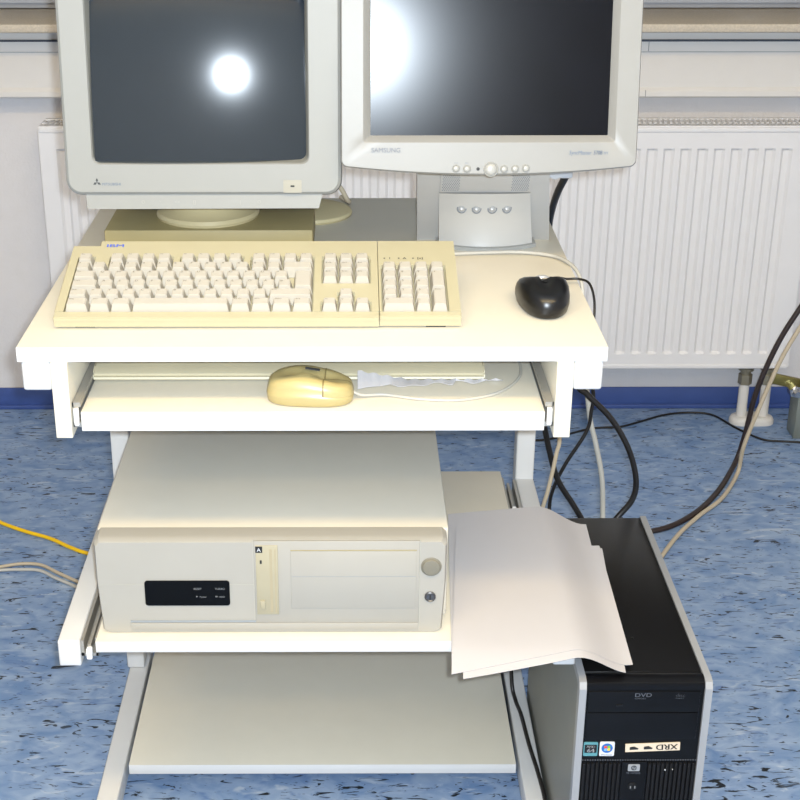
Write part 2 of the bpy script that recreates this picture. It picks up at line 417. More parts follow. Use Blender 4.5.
# ------------------------------------------------------------------ CRT monitor
SX, SZ = -0.144, T + 0.116
ct = R(5)
CV = Vector((0, math.sin(ct), math.cos(ct))); CN = Vector((0, -math.cos(ct), math.sin(ct))); CO = Vector((SX, 0.26, SZ))
def C(u, v, n=0.0): return CO + Vector((u, 0, 0)) + CV * v + CN * n
crt = thing('crt_monitor', 'beige crt monitor with dark curved screen, standing at the left on the tabletop box', 'monitor', (SX, 0.43, T + 0.04))
CH = 0.292   # bezel height
bm = new()
def CL(w, h, r, n, cy=CH / 2 - 0.002, cx=-0.0035): return [C(x, y, n) for x, y in rr(cx, cy, w, h, r)]
outer = [CL(0.30, 0.235, 0.05, -0.33, 0.15), CL(0.318, 0.26, 0.045, -0.20, 0.147), CL(0.349, 0.284, 0.03, -0.10), CL(0.358, CH - 0.001, 0.022, -0.075), CL(0.3640, CH, 0.020, -0.045), CL(0.3640, CH, 0.020, -0.010), CL(0.3605, CH - 0.004, 0.019, -0.003), CL(0.3535, CH - 0.011, 0.016, 0.0)]
ow, oh, ocx, ocy = 0.2845, 0.2175, -0.0065, 0.1485
lip = [[C(x, y, 0.0) for x, y in rr(ocx, ocy, ow, oh, 0.010)], [C(x, y, -0.003) for x, y in rr(ocx, ocy, ow - 0.003, oh - 0.003, 0.010)]]
loft(bm, outer + lip, True, False)
part('housing', bm, M['crt'], crt, ang=30)
bm = new()
loft(bm, [[C(x, y, -0.003) for x, y in rr(ocx, ocy, ow - 0.002, oh - 0.002, 0.010)], [C(x, y, -0.012) for x, y in rr(ocx, ocy, ow - 0.0085, oh - 0.0085, 0.009)], [C(x, y, -0.022) for x, y in rr(ocx, ocy, ow - 0.0105, oh - 0.0105, 0.009)]], False, False)
part('screen_surround', bm, M['crtlip'], crt, label='grey-beige inner lip around the glass', ang=60)
# glass: a piece of a large sphere
bm = new()
S = C(0.0375 - 0.0015, 0.1542, -0.0055)
view = (Vector((0.0461 + 0.012, -1.5503, T + 0.5972 + 0.01)) - S).normalized()
Rs = 0.95
cen = S - view * Rs
nu, nv = 36, 28
gw, gh = ow - 0.008, oh - 0.008
G = []
for j in range(nv + 1):
    row = []
    for i in range(nu + 1):
        u = ocx + gw * (i / nu - .5); v = ocy + gh * (j / nv - .5)
        p = C(u, v, 0); d = p - cen
        # move along CN onto the sphere
        b_ = d.dot(CN); c_ = d.length_squared - Rs * Rs
        t_ = -b_ + math.sqrt(max(b_ * b_ - c_, 0))
        row.append(bm.verts.new(p + CN * t_))
    G.append(row)
for a, b in zip(G, G[1:]):
    for i in range(nu): bm.faces.new((a[i], a[i + 1], b[i + 1], b[i]))
part('screen_glass', bm, M['crtglass'], crt, ang=180)
# lower control skirt
bm = new()
def sk(v, n, w, cx=-0.004): return w, v, n, cx
prism(bm, [(-0.1605, 0.003), (0.1535, 0.003), (0.1475, -0.0190), (-0.1585, -0.0200)], lambda a, b: C(a, b, -0.005 + (0.003 - b) * 0.05), lambda a, b: C(a * 0.97, b, -0.09))
for u in (-0.0846, -0.0621, -0.0397, -0.0169, 0.0437, 0.0688):
    cyl(bm, C(u, 0.001, -0.0055), C(u, 0.001, -0.012), 0.0058, n=16)
part('control_skirt', bm, M['crt'], crt, ang=30)
pale = mat('pale_icon_print', (156, 154, 148), 0.6)
for u, s_ in ((-0.0846, 'O'), (-0.0621, '*'), (-0.0397, '<>'), (-0.0169, '[]'), (0.0437, '|'), (0.0688, 'O')):
    bm = new(); text(bm, s_, 0.006, lambda a, b, u=u: C(u + a, -0.0125 + b, -0.0035 ), 'CENTER'); part('skirt_icon', bm, pale, crt, smooth=False)
bm = new(); prism(bm, rr(0.1132, 0.0108, 0.024, 0.0165, 0.0012, 3, 2), lambda a, b: C(a, b, -0.003), lambda a, b: C(a, b, 0.0012)); bt = part('power_button', bm, M['crtbtn'], crt)
bm = new(); prism(bm, rr(0.1132, 0.0112, 0.0052, 0.0022, 0.0005, 3, 2), lambda a, b: C(a, b, 0.0010), lambda a, b: C(a, b, 0.0016)); part('power_led', bm, M['dark'], bt)
bm = new()
for k in range(3):       # three-diamond emblem
    a0 = R(90 + 120 * k); h = 0.0058
    d = Vector((math.cos(a0), math.sin(a0))); q = Vector((-d.y, d.x))
    pts = [Vector((0, 0)), d * h / 2 + q * h * 0.289, d * h, d * h / 2 - q * h * 0.289]
    f = [bm.verts.new(C(-0.1436 + p.x, 0.0162 + p.y, 0.0004)) for p in pts]; bm.faces.new(f)
part('emblem', bm, M['darkprint'], crt, smooth=False)
bm = new(); text(bm, 'MITSUBISHI', 0.0050, lambda a, b: C(-0.1375 + a * 1.0, 0.0122 + b, 0.0004)); part('lettering', bm, M['greyprint'], crt, smooth=False)
# pedestal
bm = new(); lathe(bm, [(0.073, 0.0), (0.0745, 0.004), (0.072, 0.009), (0.060, 0.014), (0.052, 0.024), (0.058, 0.034), (0.075, 0.050), (0.080, 0.075)], (-0.161, 0.431, T + 0.041), n=56); part('swivel_pedestal', bm, M['crtbase'], crt, label='yellowed round swivel foot')
for u in (-0.139, 0.135):
    bm = new(); box(bm, SX + u - 0.010, SX + u + 0.010, 0.30, 0.32, T + 0.088, T + 0.098, 0.002); part('rubber_foot', bm, M['dark'], crt)

# flat box the CRT stands on
bx = thing('flat_box', 'flat olive-beige plastic box lying on the tabletop under the crt monitor', 'box', (-0.153, 0.42, T))
bm = new(); box(bm, -0.2995, -0.0075, 0.352, 0.495, T + 0.002, T + 0.0405, 0.002); part('lid', bm, M['slab'], bx)
bm = new(); box(bm, -0.297, -0.010, 0.356, 0.49, T, T + 0.004); part('base', bm, M['dark'], bx)

# round base behind
rb = thing('round_base', 'flat round beige base plate with a bent cable, half hidden behind the crt monitor', 'stand base', (-0.018, 0.585, T))
bm = new(); lathe(bm, [(0.064, 0.0), (0.066, 0.003), (0.064, 0.007), (0.058, 0.009), (0.02, 0.010)], (-0.018, 0.580, T), n=56); part('plate', bm, M['crtbase'], rb)
bm = new(); tube(bm, [(-0.02, 0.60, T + 0.009), (-0.018, 0.605, T + 0.03), (0.003, 0.61, T + 0.043), (0.026, 0.615, T + 0.036), (0.040, 0.62, T + 0.012), (0.042, 0.64, T + 0.004), (0.03, 0.665, T + 0.004)], 0.0038); part('bent_cable', bm, M['cable_be'], rb)

# ------------------------------------------------------------------ LCD monitor
lt = R(9.4)
LV = Vector((0, math.sin(lt), math.cos(lt))); LN = Vector((0, -math.cos(lt), math.sin(lt))); LO = Vector((0.2245, 0.24, T + 0.155))
def L(u, v, n=0.0): return LO + Vector((u, 0, 0)) + LV * v + LN * n
lcd = thing('lcd_monitor', 'grey flat lcd monitor with row of round buttons, right of the crt monitor', 'monitor', (0.235, 0.42, T))
LH = 0.300
def bow(u, v, w, amt):
    if v < 0.02: return v - amt * (1 - (u / (w / 2)) ** 2) * max(0, 1 - v / 0.02) ** 1 if v > 0.0 else v - amt * (1 - (u / (w / 2)) ** 2)
    return v
def LL(w, h, r, n, cy, amt=0.0135): return [L(x, bow(x, y, w, amt), n) for x, y in rr(0, cy, w, h, r, 5, 14)]
bm = new()
y0 = 0.003
outer = [LL(0.25, 0.20, 0.03, -0.066, 0.15, 0), LL(0.30, 0.235, 0.03, -0.060, 0.15, 0), LL(0.370, LH - 0.012, 0.012, -0.034, y0 + LH / 2, 0.012), LL(0.3825, LH, 0.010, -0.024, y0 + LH / 2), LL(0.3825, LH, 0.008, -0.003, y0 + LH / 2), LL(0.3795, LH - 0.003, 0.007, 0.0, y0 + LH / 2)]
iw, ih, icy = 0.3255, 0.248, 0.0335 + 0.124
inner = [[L(x, y, 0.0) for x, y in rr(0, icy, iw, ih, 0.003, 5, 14)], [L(x, y, -0.0005) for x, y in rr(0, icy, iw - 0.002, ih - 0.002, 0.003, 5, 14)], [L(x, y, -0.010) for x, y in rr(0.0005, icy + 0.0012, 0.3062, 0.232, 0.001, 5, 14)]]
loft(bm, outer + inner, True, False)
part('housing', bm, M['lcd'], lcd, ang=25)
bm = new(); prism(bm, rr(0.0005, icy + 0.0012, 0.308, 0.234, 0.001, 2, 2), lambda a, b: L(a, b, -0.013), lambda a, b: L(a, b, -0.0095)); part('screen_panel', bm, M['lcdglass'], lcd, ang=20)
bv = [(-0.0424, 0.0005), (-0.0282, 0.0), (0.0198, -0.0004), (0.034, 0.0), (0.0482, 0.0006)]
for u, v in bv:
    bm = new(); lathe(bm, [(0.0052, -0.002), (0.0052, 0.0006), (0.0046, 0.0012), (0.0040, 0.0006), (0.0038, 0.0018), (0.0025, 0.0024)], L(u, v, 0), LN, 20); part('button', bm, M['lcdbtn'], lcd, ang=60)
bm = new(); lathe(bm, [(0.0098, -0.02), (0.0098, 0.0006), (0.0090, 0.0014), (0.0080, 0.0006), (0.0075, 0.0022), (0.004, 0.0030)], L(0.0029, -0.0008, 0), LN, 28); part('power_button', bm, M['lcdbtn'], lcd, ang=60)
bm = new(); lathe(bm, [(0.0022, -0.001), (0.0022, 0.0006), (0.001, 0.0008)], L(-0.0139, 0.0, 0), LN, 12); part('status_led', bm, M['dark'], lcd)
bm = new(); text(bm, 'SAMSUNG', 0.0083, lambda a, b: L(-0.1525 + a * 1.0, 0.0213 + b, 0.0012), bold=0.0002); part('lettering', bm, M['samprint'], lcd, smooth=False)
bm = new(); text(bm, 'SyncMaster', 0.0072, lambda a, b: L(0.1032 + a * 0.86, 0.0184 + b, 0.0012), shear=0.15); text(bm, '570B', 0.0072, lambda a, b: L(0.1345 + a * .78, 0.0184 + b, 0.0012), shear=0.15, bold=0.0001); text(bm, 'TFT', 0.0048, lambda a, b: L(0.1475 + a * .8, 0.0184 + b, 0.0012))
part('model_lettering', bm, M['greyprint'], lcd, smooth=False)
bm = new()
for u, s_ in ((-0.0424, 'EXIT'), (-0.0282, 'SRC'), (0.0029, '')):
    if s_: text(bm, s_, 0.0026, lambda a, b, u=u: L(u + a, 0.0068 + b, 0.0010), 'CENTER')
part('button_lettering', bm, M['samprint'], lcd, smooth=False)
# stand: leaning back plate, curved front speaker cover, foot
bm = new()
plate = [(0.1405, 0.448, 0.0), (0.338, 0.448, 0.0), (0.336, 0.425, 0.004), (0.324, 0.372, 0.110), (0.322, 0.338, 0.235), (0.139, 0.338, 0.235), (0.1385, 0.372, 0.110), (0.142, 0.425, 0.004)]
fr = [(0.1430, 0.440, 0.0), (0.3370, 0.440, 0.0), (0.3230, 0.372, 0.110), (0.3210, 0.330, 0.235), (0.1385, 0.330, 0.235), (0.1385, 0.372, 0.110)]
a = [bm.verts.new((x, y, T + z)) for x, y, z in fr]; b = [bm.verts.new((x, y + 0.030, T + z)) for x, y, z in fr]
bm.faces.new(a[0:3] + [a[5]]); bm.faces.new([a[5], a[2], a[3], a[4]]); bm.faces.new(b[0:3] + [b[5]]); bm.faces.new([b[5], b[2], b[3], b[4]])
for i in range(6): bm.faces.new((a[i], a[(i + 1) % 6], b[(i + 1) % 6], b[i]))
bmesh.ops.bevel(bm, geom=[e for e in bm.edges if e.calc_face_angle(0) > 0.5], offset=0.004, segments=3, affect='EDGES')
part('stand_column', bm, M['silver'], lcd, ang=30)
bm = new()
def cover(t, k):      # t 0..1 across, k 0..1 upwards: the convex speaker cover
    xl = 0.1735 + (0.1705 - 0.1735) * k; xr = 0.3085 + (0.2990 - 0.3085) * k
    x = xl + (xr - xl) * t
    bulge = 1 - (2 * t - 1) ** 2
    y = (0.408 - 0.021 * bulge) * (1 - k) + (0.383 - 0.005 * bulge) * k - 0.030 * (k * (1 - k)) * -1.0
    return Vector((x, y, T + 0.001 + 0.084 * k))
nx, nk = 24, 12
Gd = [[bm.verts.new(cover(i / nx, j / nk)) for i in range(nx + 1)] for j in range(nk + 1)]
for p, q in zip(Gd, Gd[1:]):
    for i in range(nx): bm.faces.new((p[i], p[i + 1], q[i + 1], q[i]))
ext = bmesh.ops.extrude_face_region(bm, geom=list(bm.faces))
for v in ext['geom']:
    if isinstance(v, bmesh.types.BMVert): v.co.y += 0.035
part('speaker_cover', bm, M['lcdcover'], lcd, ang=40)
bm = new()
n = 20
arc = [(0.1700 + (0.313 - 0.1700) * i / n, 0.4035 - 0.024 * (1 - (2 * i / n - 1) ** 2)) for i in range(n + 1)]
pl = arc + [(0.313, 0.47), (0.1700, 0.47)]
prism(bm, pl, lambda a, b: Vector((a, b, T)), lambda a, b: Vector((a, b, T + 0.005))); part('stand_foot', bm, M['lcdbtn'], lcd)
# upper flat plate between the two perforated speaker grilles
def front(x, k):  # point on the stand column front, k = height above the table
    y = 0.372 - (k - 0.110) / 0.125 * 0.042 if k > 0.110 else 0.440 - k / 0.110 * 0.068
    return Vector((x, y, T + k))
bm = new()
for (xa, xb) in ((0.1712, 0.2995),):
    vs = []
    for k in (0.086, 0.110, 0.155): vs.append([front(xa, k) + Vector((0, -0.004, 0)), front(xb, k) + Vector((0, -0.004, 0)), front(xb, k) + Vector((0, 0.004, 0)), front(xa, k) + Vector((0, 0.004, 0))])
    loft(bm, vs)
part('speaker_plate', bm, M['silver'], lcd)
for x0_ in (0.1745, 0.2715):
    bm = new()
    for j in range(12):
        for i in range(9):
            x = x0_ + 0.0027 * i + (0.00135 if j % 2 else 0); k = 0.090 + 0.0024 * j
            c = front(x, k) + Vector((0, -0.0046, 0))
            f = [bm.verts.new(c + Vector((0.0008 * math.cos(q * math.pi / 3), 0, 0.0010 * math.sin(q * math.pi / 3)))) for q in range(6)]; bm.faces.new(f)
    part('speaker_holes', bm, M['faint'], lcd, smooth=False)
for t_ in (0.245, 0.405, 0.575, 0.735):
    p = cover(t_, 0.72); p2 = cover(t_, 0.62); nrm = Vector((0, -0.9, 0.42)).normalized()
    bm = new(); lathe(bm, [(0.0070, -0.003), (0.0070, 0.0004), (0.0058, 0.0006)], p, nrm, 20); part('button_ring', bm, M['faint'], lcd, ang=60)
    bm = new(); lathe(bm, [(0.0054, -0.003), (0.0054, 0.0012), (0.0050, 0.0014), (0.0044, 0.0006), (0.0040, 0.0020), (0.0025, 0.0028)], p, nrm, 20); part('speaker_button', bm, M['silver'], lcd, ang=60)
bm = new()
box(bm, 0.333, 0.362, 0.412, 0.436, T + 0.098, T + 0.118, 0.003); cyl(bm, (0.336, 0.408, T + 0.106), (0.336, 0.42, T + 0.106), 0.008, n=12)
box(bm, 0.30, 0.34, 0.425, 0.445, T + 0.095, T + 0.122, 0.003)
part('cable_plug', bm, M['wheel'], lcd, label='silver cable plug behind the stand')

# ------------------------------------------------------------------ keyboard on the table
kt = R(14.5); KO = Vector((0, 0.060, T + 0.0170))
KV = Vector((0, math.cos(kt), math.sin(kt))); KH = Vector((0, -math.sin(kt), math.cos(kt)))
def K(x, v, h=0.0): return KO + Vector((x, 0, 0)) + KV * v + KH * h
kbd = thing('keyboard', 'yellowed full-size keyboard with cream keys lying on the white tabletop', 'keyboard', (-0.066, 0.155, T))
def kbox(bm, x0, x1, v0, v1, h0, h1, bev=0.0, tx=0.0, tf=0.0, tb=0.0):
    t = new()
    vv = [K(x0, v0, h0), K(x1, v0, h0), K(x1, v1, h0), K(x0, v1, h0), K(x0 + tx, v0 + tf, h1), K(x1 - tx, v0 + tf, h1), K(x1 - tx, v1 - tb, h1), K(x0 + tx, v1 - tb, h1)]
    vs = [t.verts.new(p) for p in vv]
    for f in ((3, 2, 1, 0), (4, 5, 6, 7), (0, 1, 5, 4), (1, 2, 6, 5), (2, 3, 7, 6), (3, 0, 4, 7)): t.faces.new([vs[i] for i in f])
    if bev: bmesh.ops.bevel(t, geom=list(t.edges), offset=bev, segments=2, affect='EDGES')
    merge(bm, t)
KX0, KX1, KXS, KD = -0.316, 0.1805, 0.0805, 0.176
U = 0.0202; MX, NX, PX = -0.3045, 0.0095, 0.0845; V0 = 0.0130; RP = 0.0207
V1 = V0 + 6 * RP
bm = new()
def wedge(x0, x1, vend, vs=0.0):
    rear = K(0, vend, -0.006); f = K(0, vs, -0.006)
    poly = [(f.y, f.z), (rear.y, rear.z), (rear.y + 0.004, T + 0.022), (KO.y + 0.02, T + 0.003), (f.y + 0.002, T + 0.003)]
    prism(bm, poly, lambda a, b: Vector((x0, a, b)), lambda a, b: Vector((x1, a, b)))
wedge(KX0, -0.281, KD - 0.012); wedge(-0.281, KXS - 0.0004, KD); wedge(KXS + 0.0004, KX1, KD, 0.0025)
rim = -0.0065
kbox(bm, KX0, KXS - 0.0004, -0.0012, V0 - 0.0008, rim, 0, 0.0012); kbox(bm, KXS + 0.0004, KX1, 0.001, V0 - 0.0008, rim, 0, 0.0012)
V0S = V0 - 0.0008; VR = V1 + 0.001; VN = V0 + 5 * RP + 0.001
kbox(bm, KX0, MX - 0.0012, V0S, KD - 0.012, rim, 0)
kbox(bm, MX + 15 * U + 0.001, NX - 0.001, V0S, VR, rim, 0); kbox(bm, NX + 3 * U + 0.001, KXS - 0.0004, V0S, VR, rim, 0); kbox(bm, KXS + 0.0004, PX - 0.001, V0S, VN, rim, 0)
kbox(bm, PX + 4 * U + 0.001, KX1, V0S, VN, rim, 0)
kbox(bm, -0.281, KXS - 0.0004, VR, KD, rim, 0); kbox(bm, KXS + 0.0004, KX1, VN, KD, rim, 0)
kbox(bm, MX - 0.0012, -0.281, VR, KD - 0.012, rim, 0)
for xa, wn in ((1, 1), (6, 0.5), (10.5, 0.5)):
    kbox(bm, MX + xa * U + 0.001, MX + (xa + wn) * U - 0.001, V0 + 5 * RP + 0.001, VR, rim, 0)
kbox(bm, NX - 0.001, NX + 3 * U + 0.001, V0 + 2 * RP, V0 + 3 * RP - 0.001, rim, 0)
kbox(bm, NX - 0.001, NX + U - 0.001, V0 + RP, V0 + 2 * RP, rim, 0); kbox(bm, NX + 2 * U + 0.001, NX + 3 * U + 0.001, V0 + RP, V0 + 2 * RP, rim, 0)
part('housing', bm, M['kb'], kbd, ang=30)
KEYM = [M['key'], M['legend']]
def key(x, row, w, lab='', rows=1, name='key'):
    bm = new(); xa, xb = x + 0.0004, x + w * U - 0.0004; va = V0 + row * RP + 0.0003; vb = va + rows * RP - 0.0008
    kbox(bm, xa, xb, va, vb, -0.0062, 0.0085, 0.0009, 0.0030, 0.0022, 0.0032)
    nf = len(bm.faces)
    if lab:
        sz = 0.0055 if len(lab) == 1 else 0.0036
        text(bm, lab, sz, lambda a, b: K(xa + 0.0042 + a, vb - 0.0042 - sz * 0.8 + b, 0.0087))
    bm.faces.ensure_lookup_table()
    for f in bm.faces[nf:]: f.material_index = 1
    return part(name, bm, KEYM, kbd, ang=25)
def row(r, x, items):
    for it in items:
        if isinstance(it, (int, float)): x += it * U; continue
        lab, w = it if isinstance(it, tuple) else (it, 1)
        key(x, r, w, lab); x += w * U
row(5, MX, ['Esc', 1, 'F1', 'F2', 'F3', 'F4', 0.5, 'F5', 'F6', 'F7', 'F8', 0.5, 'F9', 'F10', 'F11', 'F12'])
row(4, MX, ['^', '1', '2', '3', '4', '5', '6', '7', '8', '9', '0', 'ß', '´'])
key(MX + 13 * U, 4, 2, '', name='backspace_key')
row(3, MX, [('Tab', 1.5)] + list('QWERTZUIOPÜ+'))
row(2, MX, [('Caps', 1.75)] + list('ASDFGHJKLÖÄ#'))
key(MX + 13.75 * U, 2, 1.25, '', rows=2, name='enter_key')
row(1, MX, [('Shift', 1.25)] + list('<YXCVBNM,.-'))
key(MX + 12.25 * U, 1, 2.75, 'Shift', name='shift_key')
row(0, MX, [('Strg', 1.45), ('Win', 1.3), ('Alt', 1.3)])
key(MX + 4.05 * U, 0, 5.95, '', name='space_bar')
row(0, MX + 10 * U, [('Alt Gr', 1.25), ('Win', 1.25), ('Menu', 1.25), ('Strg', 1.25)])
row(5, NX, ['Druck', 'Rollen', 'Pause']); row(4, NX, ['Einfg', 'Pos1', 'Bild']); row(3, NX, ['Entf', 'Ende', 'Bild'])
key(NX + U, 1, 1, '^'); row(0, NX, ['<', 'v', '>'])
row(4, PX, ['Num', '/', '*', '-']); row(3, PX, ['7', '8', '9']); row(2, PX, ['4', '5', '6']); row(1, PX, ['1', '2', '3'])
key(PX + 3 * U, 2, 1, '+', rows=2, name='plus_key'); key(PX + 3 * U, 0, 1, 'Enter', rows=2, name='enter_key')
key(PX, 0, 2, '0', name='zero_key'); key(PX + 2 * U, 0, 1, ',')
bm = new()
for r_ in range(3): text(bm, 'IBM', 0.0100, lambda a, b: K(-0.274 + a * 1.5, KD - 0.0150 + b, 0.0005), bold=0.0003) if r_ == 0 else None
part('emblem', bm, M['blueprint'], kbd, smooth=False)
bm = new()
for i in range(3):
    x = 0.089 + i * 0.0185
    f = [bm.verts.new(K(x + 0.0013 * math.cos(q * math.pi / 4), V0 + 5 * RP + 0.0165 + 0.0013 * math.sin(q * math.pi / 4), 0.0005)) for q in range(8)]; bm.faces.new(f)
    text(bm, ('1', 'A', '[v]')[i], 0.006, lambda a, b, x=x: K(x + 0.005 + a * 1.2, V0 + 5 * RP + 0.0145 + b, 0.0005), bold=0.0001)
part('status_lights', bm, M['darkprint'], kbd, smooth=False)
for xx in (-0.27, 0.14):
    bm = new(); box(bm, xx - 0.012, xx + 0.012, KO.y + 0.135, KO.y + 0.142, T, T + 0.03); part('fold_out_foot', bm, M['kb'], kbd)
for xx in (-0.28, 0.15):
    bm = new(); box(bm, xx - 0.012, xx + 0.012, KO.y + 0.010, KO.y + 0.02, T, T + 0.005); part('rubber_pad', bm, M['dark'], kbd)

# ------------------------------------------------------------------ mice
def dome(bm, cx, cy, z, outline, levels, rot=0.0):
    """outline: list of (a,b) around (0,0); levels: (scale_a, scale_b, shift_a, height)"""
    c, s = math.cos(rot), math.sin(rot); loops = []
    for ka, kb_, sh, h in levels:
        lp = []
        for a, b in outline:
            x = a * ka + sh; y = b * kb_
            hh = h(a) if callable(h) else h
            lp.append(Vector((cx + x * c - y * s, cy + x * s + y * c, z + hh)))
        loops.append(lp)
    loft(bm, loops)
def egg(la, lb, wa, n=40, p=2.4):
    out = []
    for i in range(n):
        t = 2 * math.pi * i / n; ca, sa = math.cos(t), math.sin(t)
        a = (abs(ca) ** (2 / p)) * (la if ca > 0 else lb) * (1 if ca > 0 else -1); b = (abs(sa) ** (2 / p)) * wa * (1 if sa > 0 else -1)
        out.append((a, b))
    return out
# black mouse: a axis points away from the camera (+y)
ms = thing('computer_mouse', 'small black optical mouse with silver wheel on the right of the tabletop', 'mouse', (0.291, 0.148, T))
def mh(f): return lambda a: f * (0.038 - 0.016 * max(0, a / 0.056) ** 1.5 - 0.004 * max(0, -a / 0.056) ** 2)
def wid(a): return 1.0
ol = [(a, b * (0.90 + 0.12 * (a / 0.055))) for a, b in egg(0.058, 0.060, 0.0370)]
bm = new(); dome(bm, 0.291, 0.148, T + 0.001, ol, [(0.90, 0.88, 0, 0.0), (0.97, 0.96, 0, 0.003), (1.0, 1.0, 0, mh(.25)), (1.0, 1.0, 0, mh(.45)), (.97, .955, 0, mh(.66)), (.90, .86, 0, mh(.83)), (.76, .70, 0, mh(.94)), (.52, .46, 0, mh(.99)), (.22, .2, 0, mh(1.0))], R(90))
part('shell', bm, M['blk'], ms, ang=80)
bm = new()
rows_ = []
for k, (f, h) in enumerate(((1.0, 0.0), (0.97, 0.0016), (0.8, 0.003), (0.45, 0.0042), (0.1, 0.0046))):
    rows_.append([Vector((0.2925 + 0.0092 * f * math.cos(2 * math.pi * q / 28), 0.181 + 0.0085 * f * math.sin(2 * math.pi * q / 28), T + 0.0262 - 0.32 * 0.0085 * f * math.sin(2 * math.pi * q / 28) + h)) for q in range(28)])
loft(bm, rows_)
part('scroll_wheel', bm, M['wheel'], ms, label='silver scroll wheel', ang=80)
bm = new(); lathe(bm, [(0.0028, 0), (0.0028, 0.008), (0.0019, 0.012)], (0.295, 0.2, T + 0.012), (0.25, 0.95, 0.1), 16); part('strain_relief', bm, M['cable_b'], ms)
bm = new(); tube(bm, [(0.296, 0.198, T + 0.012), (0.305, 0.212, T + 0.013), (0.318, 0.226, T + 0.012), (0.333, 0.232, T + 0.008), (0.349, 0.232, T + 0.008), (0.360, 0.214, T + 0.008), (0.3625, 0.185, T - 0.002), (0.361, 0.165, T - 0.022), (0.358, 0.16, T - 0.055)], 0.0017, 8)
part('cable', bm, M['cable_b'], ms)
# yellowed mouse in the drawer: a axis points right
DZ = T - 0.082
my = thing('computer_mouse', 'yellowed two-button ball mouse lying sideways on the keyboard drawer', 'mouse', (-0.004, 0.038, DZ))
def yh(f): return lambda a: f * (0.037 - 0.011 * max(0, (a + 0.01) / 0.06) ** 1.3 - 0.006 * max(0, -(a + 0.005) / 0.05) ** 2)
ol = egg(0.0535, 0.053, 0.031, 44, 2.9)
YL = [(0.93, 0.9, 0, 0.0), (0.985, 0.97, 0, 0.002), (1.0, 1.0, 0, yh(.3)), (1.0, 1.0, 0, yh(.40)), (.985, .98, 0, yh(.42)), (.975, .965, 0, yh(.62)), (.94, .89, 0, yh(.82)), (.86, .74, 0, yh(.94)), (.62, .48, 0, yh(.99)), (.25, .2, 0, yh(1.0))]
YX, YY, YR = -0.004, 0.038, R(-4)
bm = new(); dome(bm, YX, YY, DZ + 0.001, ol, YL, YR)
part('shell', bm, M['mouse_y'], my, ang=80)
ax = Vector((math.cos(YR), math.sin(YR), 0)); ay = Vector((-math.sin(YR), math.cos(YR), 0)); yc = Vector((YX, YY, DZ))
for sgn in (-1, 1):
    bm = new(); dome(bm, YX, YY, DZ + 0.0014, [(a * 1.012, b * 1.012) for a, b in ol], YL[4:], YR)
    for co, no in ((yc + ax * 0.018, -ax), (yc + ay * sgn * 0.0006, -ay * sgn)):
        bmesh.ops.bisect_plane(bm, geom=list(bm.verts) + list(bm.edges) + list(bm.faces), plane_co=co, plane_no=no, clear_outer=True)
    part('button', bm, M['mouse_y'], my, ang=60)
for cuts in (((0.0170, 1), (0.0188, -1), None), ((0.018, 1), None, 0.0008)):
    bm = new(); dome(bm, YX, YY, DZ + 0.0016, [(a * 1.014, b * 1.014) for a, b in ol], YL[4:], YR)
    pls = [(yc + ax * c[0], -ax * c[1]) for c in cuts[:2] if c]
    if cuts[2]: pls += [(yc + ay * cuts[2], ay), (yc - ay * cuts[2], -ay)]
    for co, no in pls:
        bmesh.ops.bisect_plane(bm, geom=list(bm.verts) + list(bm.edges) + list(bm.faces), plane_co=co, plane_no=no, clear_outer=True)
    part('button_seam', bm, M['mouse_seam'], my, ang=60)
bm = new(); box(bm, -0.012, 0.006, -0.003, 0.003, -0.0005, 0.0006, mtx=Matrix.Translation((0.002, 0.040, DZ + 0.0383)) @ Matrix.Rotation(R(9), 4, 'Y')); part('badge', bm, M['darkprint'], my)
bm = new(); tube(bm, [(0.046, 0.035, T - 0.070), (0.060, 0.038, T - 0.077), (0.088, 0.044, T - 0.079), (0.130, 0.031, T - 0.0795), (0.179, 0.028, T - 0.0795), (0.224, 0.048, T - 0.0795), (0.252, 0.084, T - 0.0795), (0.264, 0.124, T - 0.0795), (0.262, 0.17, T - 0.0795), (0.24, 0.22, T - 0.0795)], 0.0019, 8)
part('cable', bm, M['cable_g'], my)

# second keyboard in the drawer
k2 = thing('keyboard', 'cream spare keyboard pushed to the back of the drawer behind the yellowed mouse', 'keyboard', (-0.033, 0.17, DZ))
bm = new()
pf = [(0.094, DZ + 0.002), (0.092, DZ + 0.004), (0.093, DZ + 0.0065), (0.098, DZ + 0.0065), (0.0975, DZ + 0.0095), (0.102, DZ + 0.0115), (0.112, DZ + 0.014), (0.26, DZ + 0.032), (0.262, DZ + 0.002)]
prism(bm, pf, lambda a, b: Vector((-0.281, a, b)), lambda a, b: Vector((0.2155, a, b)))
bmesh.ops.bevel(bm, geom=[e for e in bm.edges if abs(e.verts[0].co.x - e.verts[1].co.x) < 1e-6], offset=0.002, segments=2, affect='EDGES')
part('housing', bm, M['kb2'], k2, ang=25)
def k2key(x, v, w):
    bm = new(); y = 0.124 + v; z = DZ + 0.0155 + v * 0.12
    t = new(); box(t, x, x + w, y, y + 0.017, z - 0.003, z + 0.008)
    for vv in t.verts:
        if vv.co.z > z: vv.co.x += 0.002 if vv.co.x < x + w / 2 else -0.002; vv.co.y += 0.001 if vv.co.y < y + 0.008 else -0.002
    merge(bm, t); return part('key', bm, M['key'], k2)
for x, w in ((-0.268, 0.028), (-0.236, 0.022), (-0.211, 0.022), (-0.186, 0.11), (-0.073, 0.022), (-0.048, 0.022), (-0.023, 0.028), (0.018, 0.018), (0.038, 0.018), (0.058, 0.018), (0.092, 0.037), (0.131, 0.018), (0.151, 0.018)): k2key(x, 0, w)
bm = new(); box(bm, -0.27, 0.2, 0.12, 0.24, DZ, DZ + 0.003); part('base', bm, M['kb2'], k2)

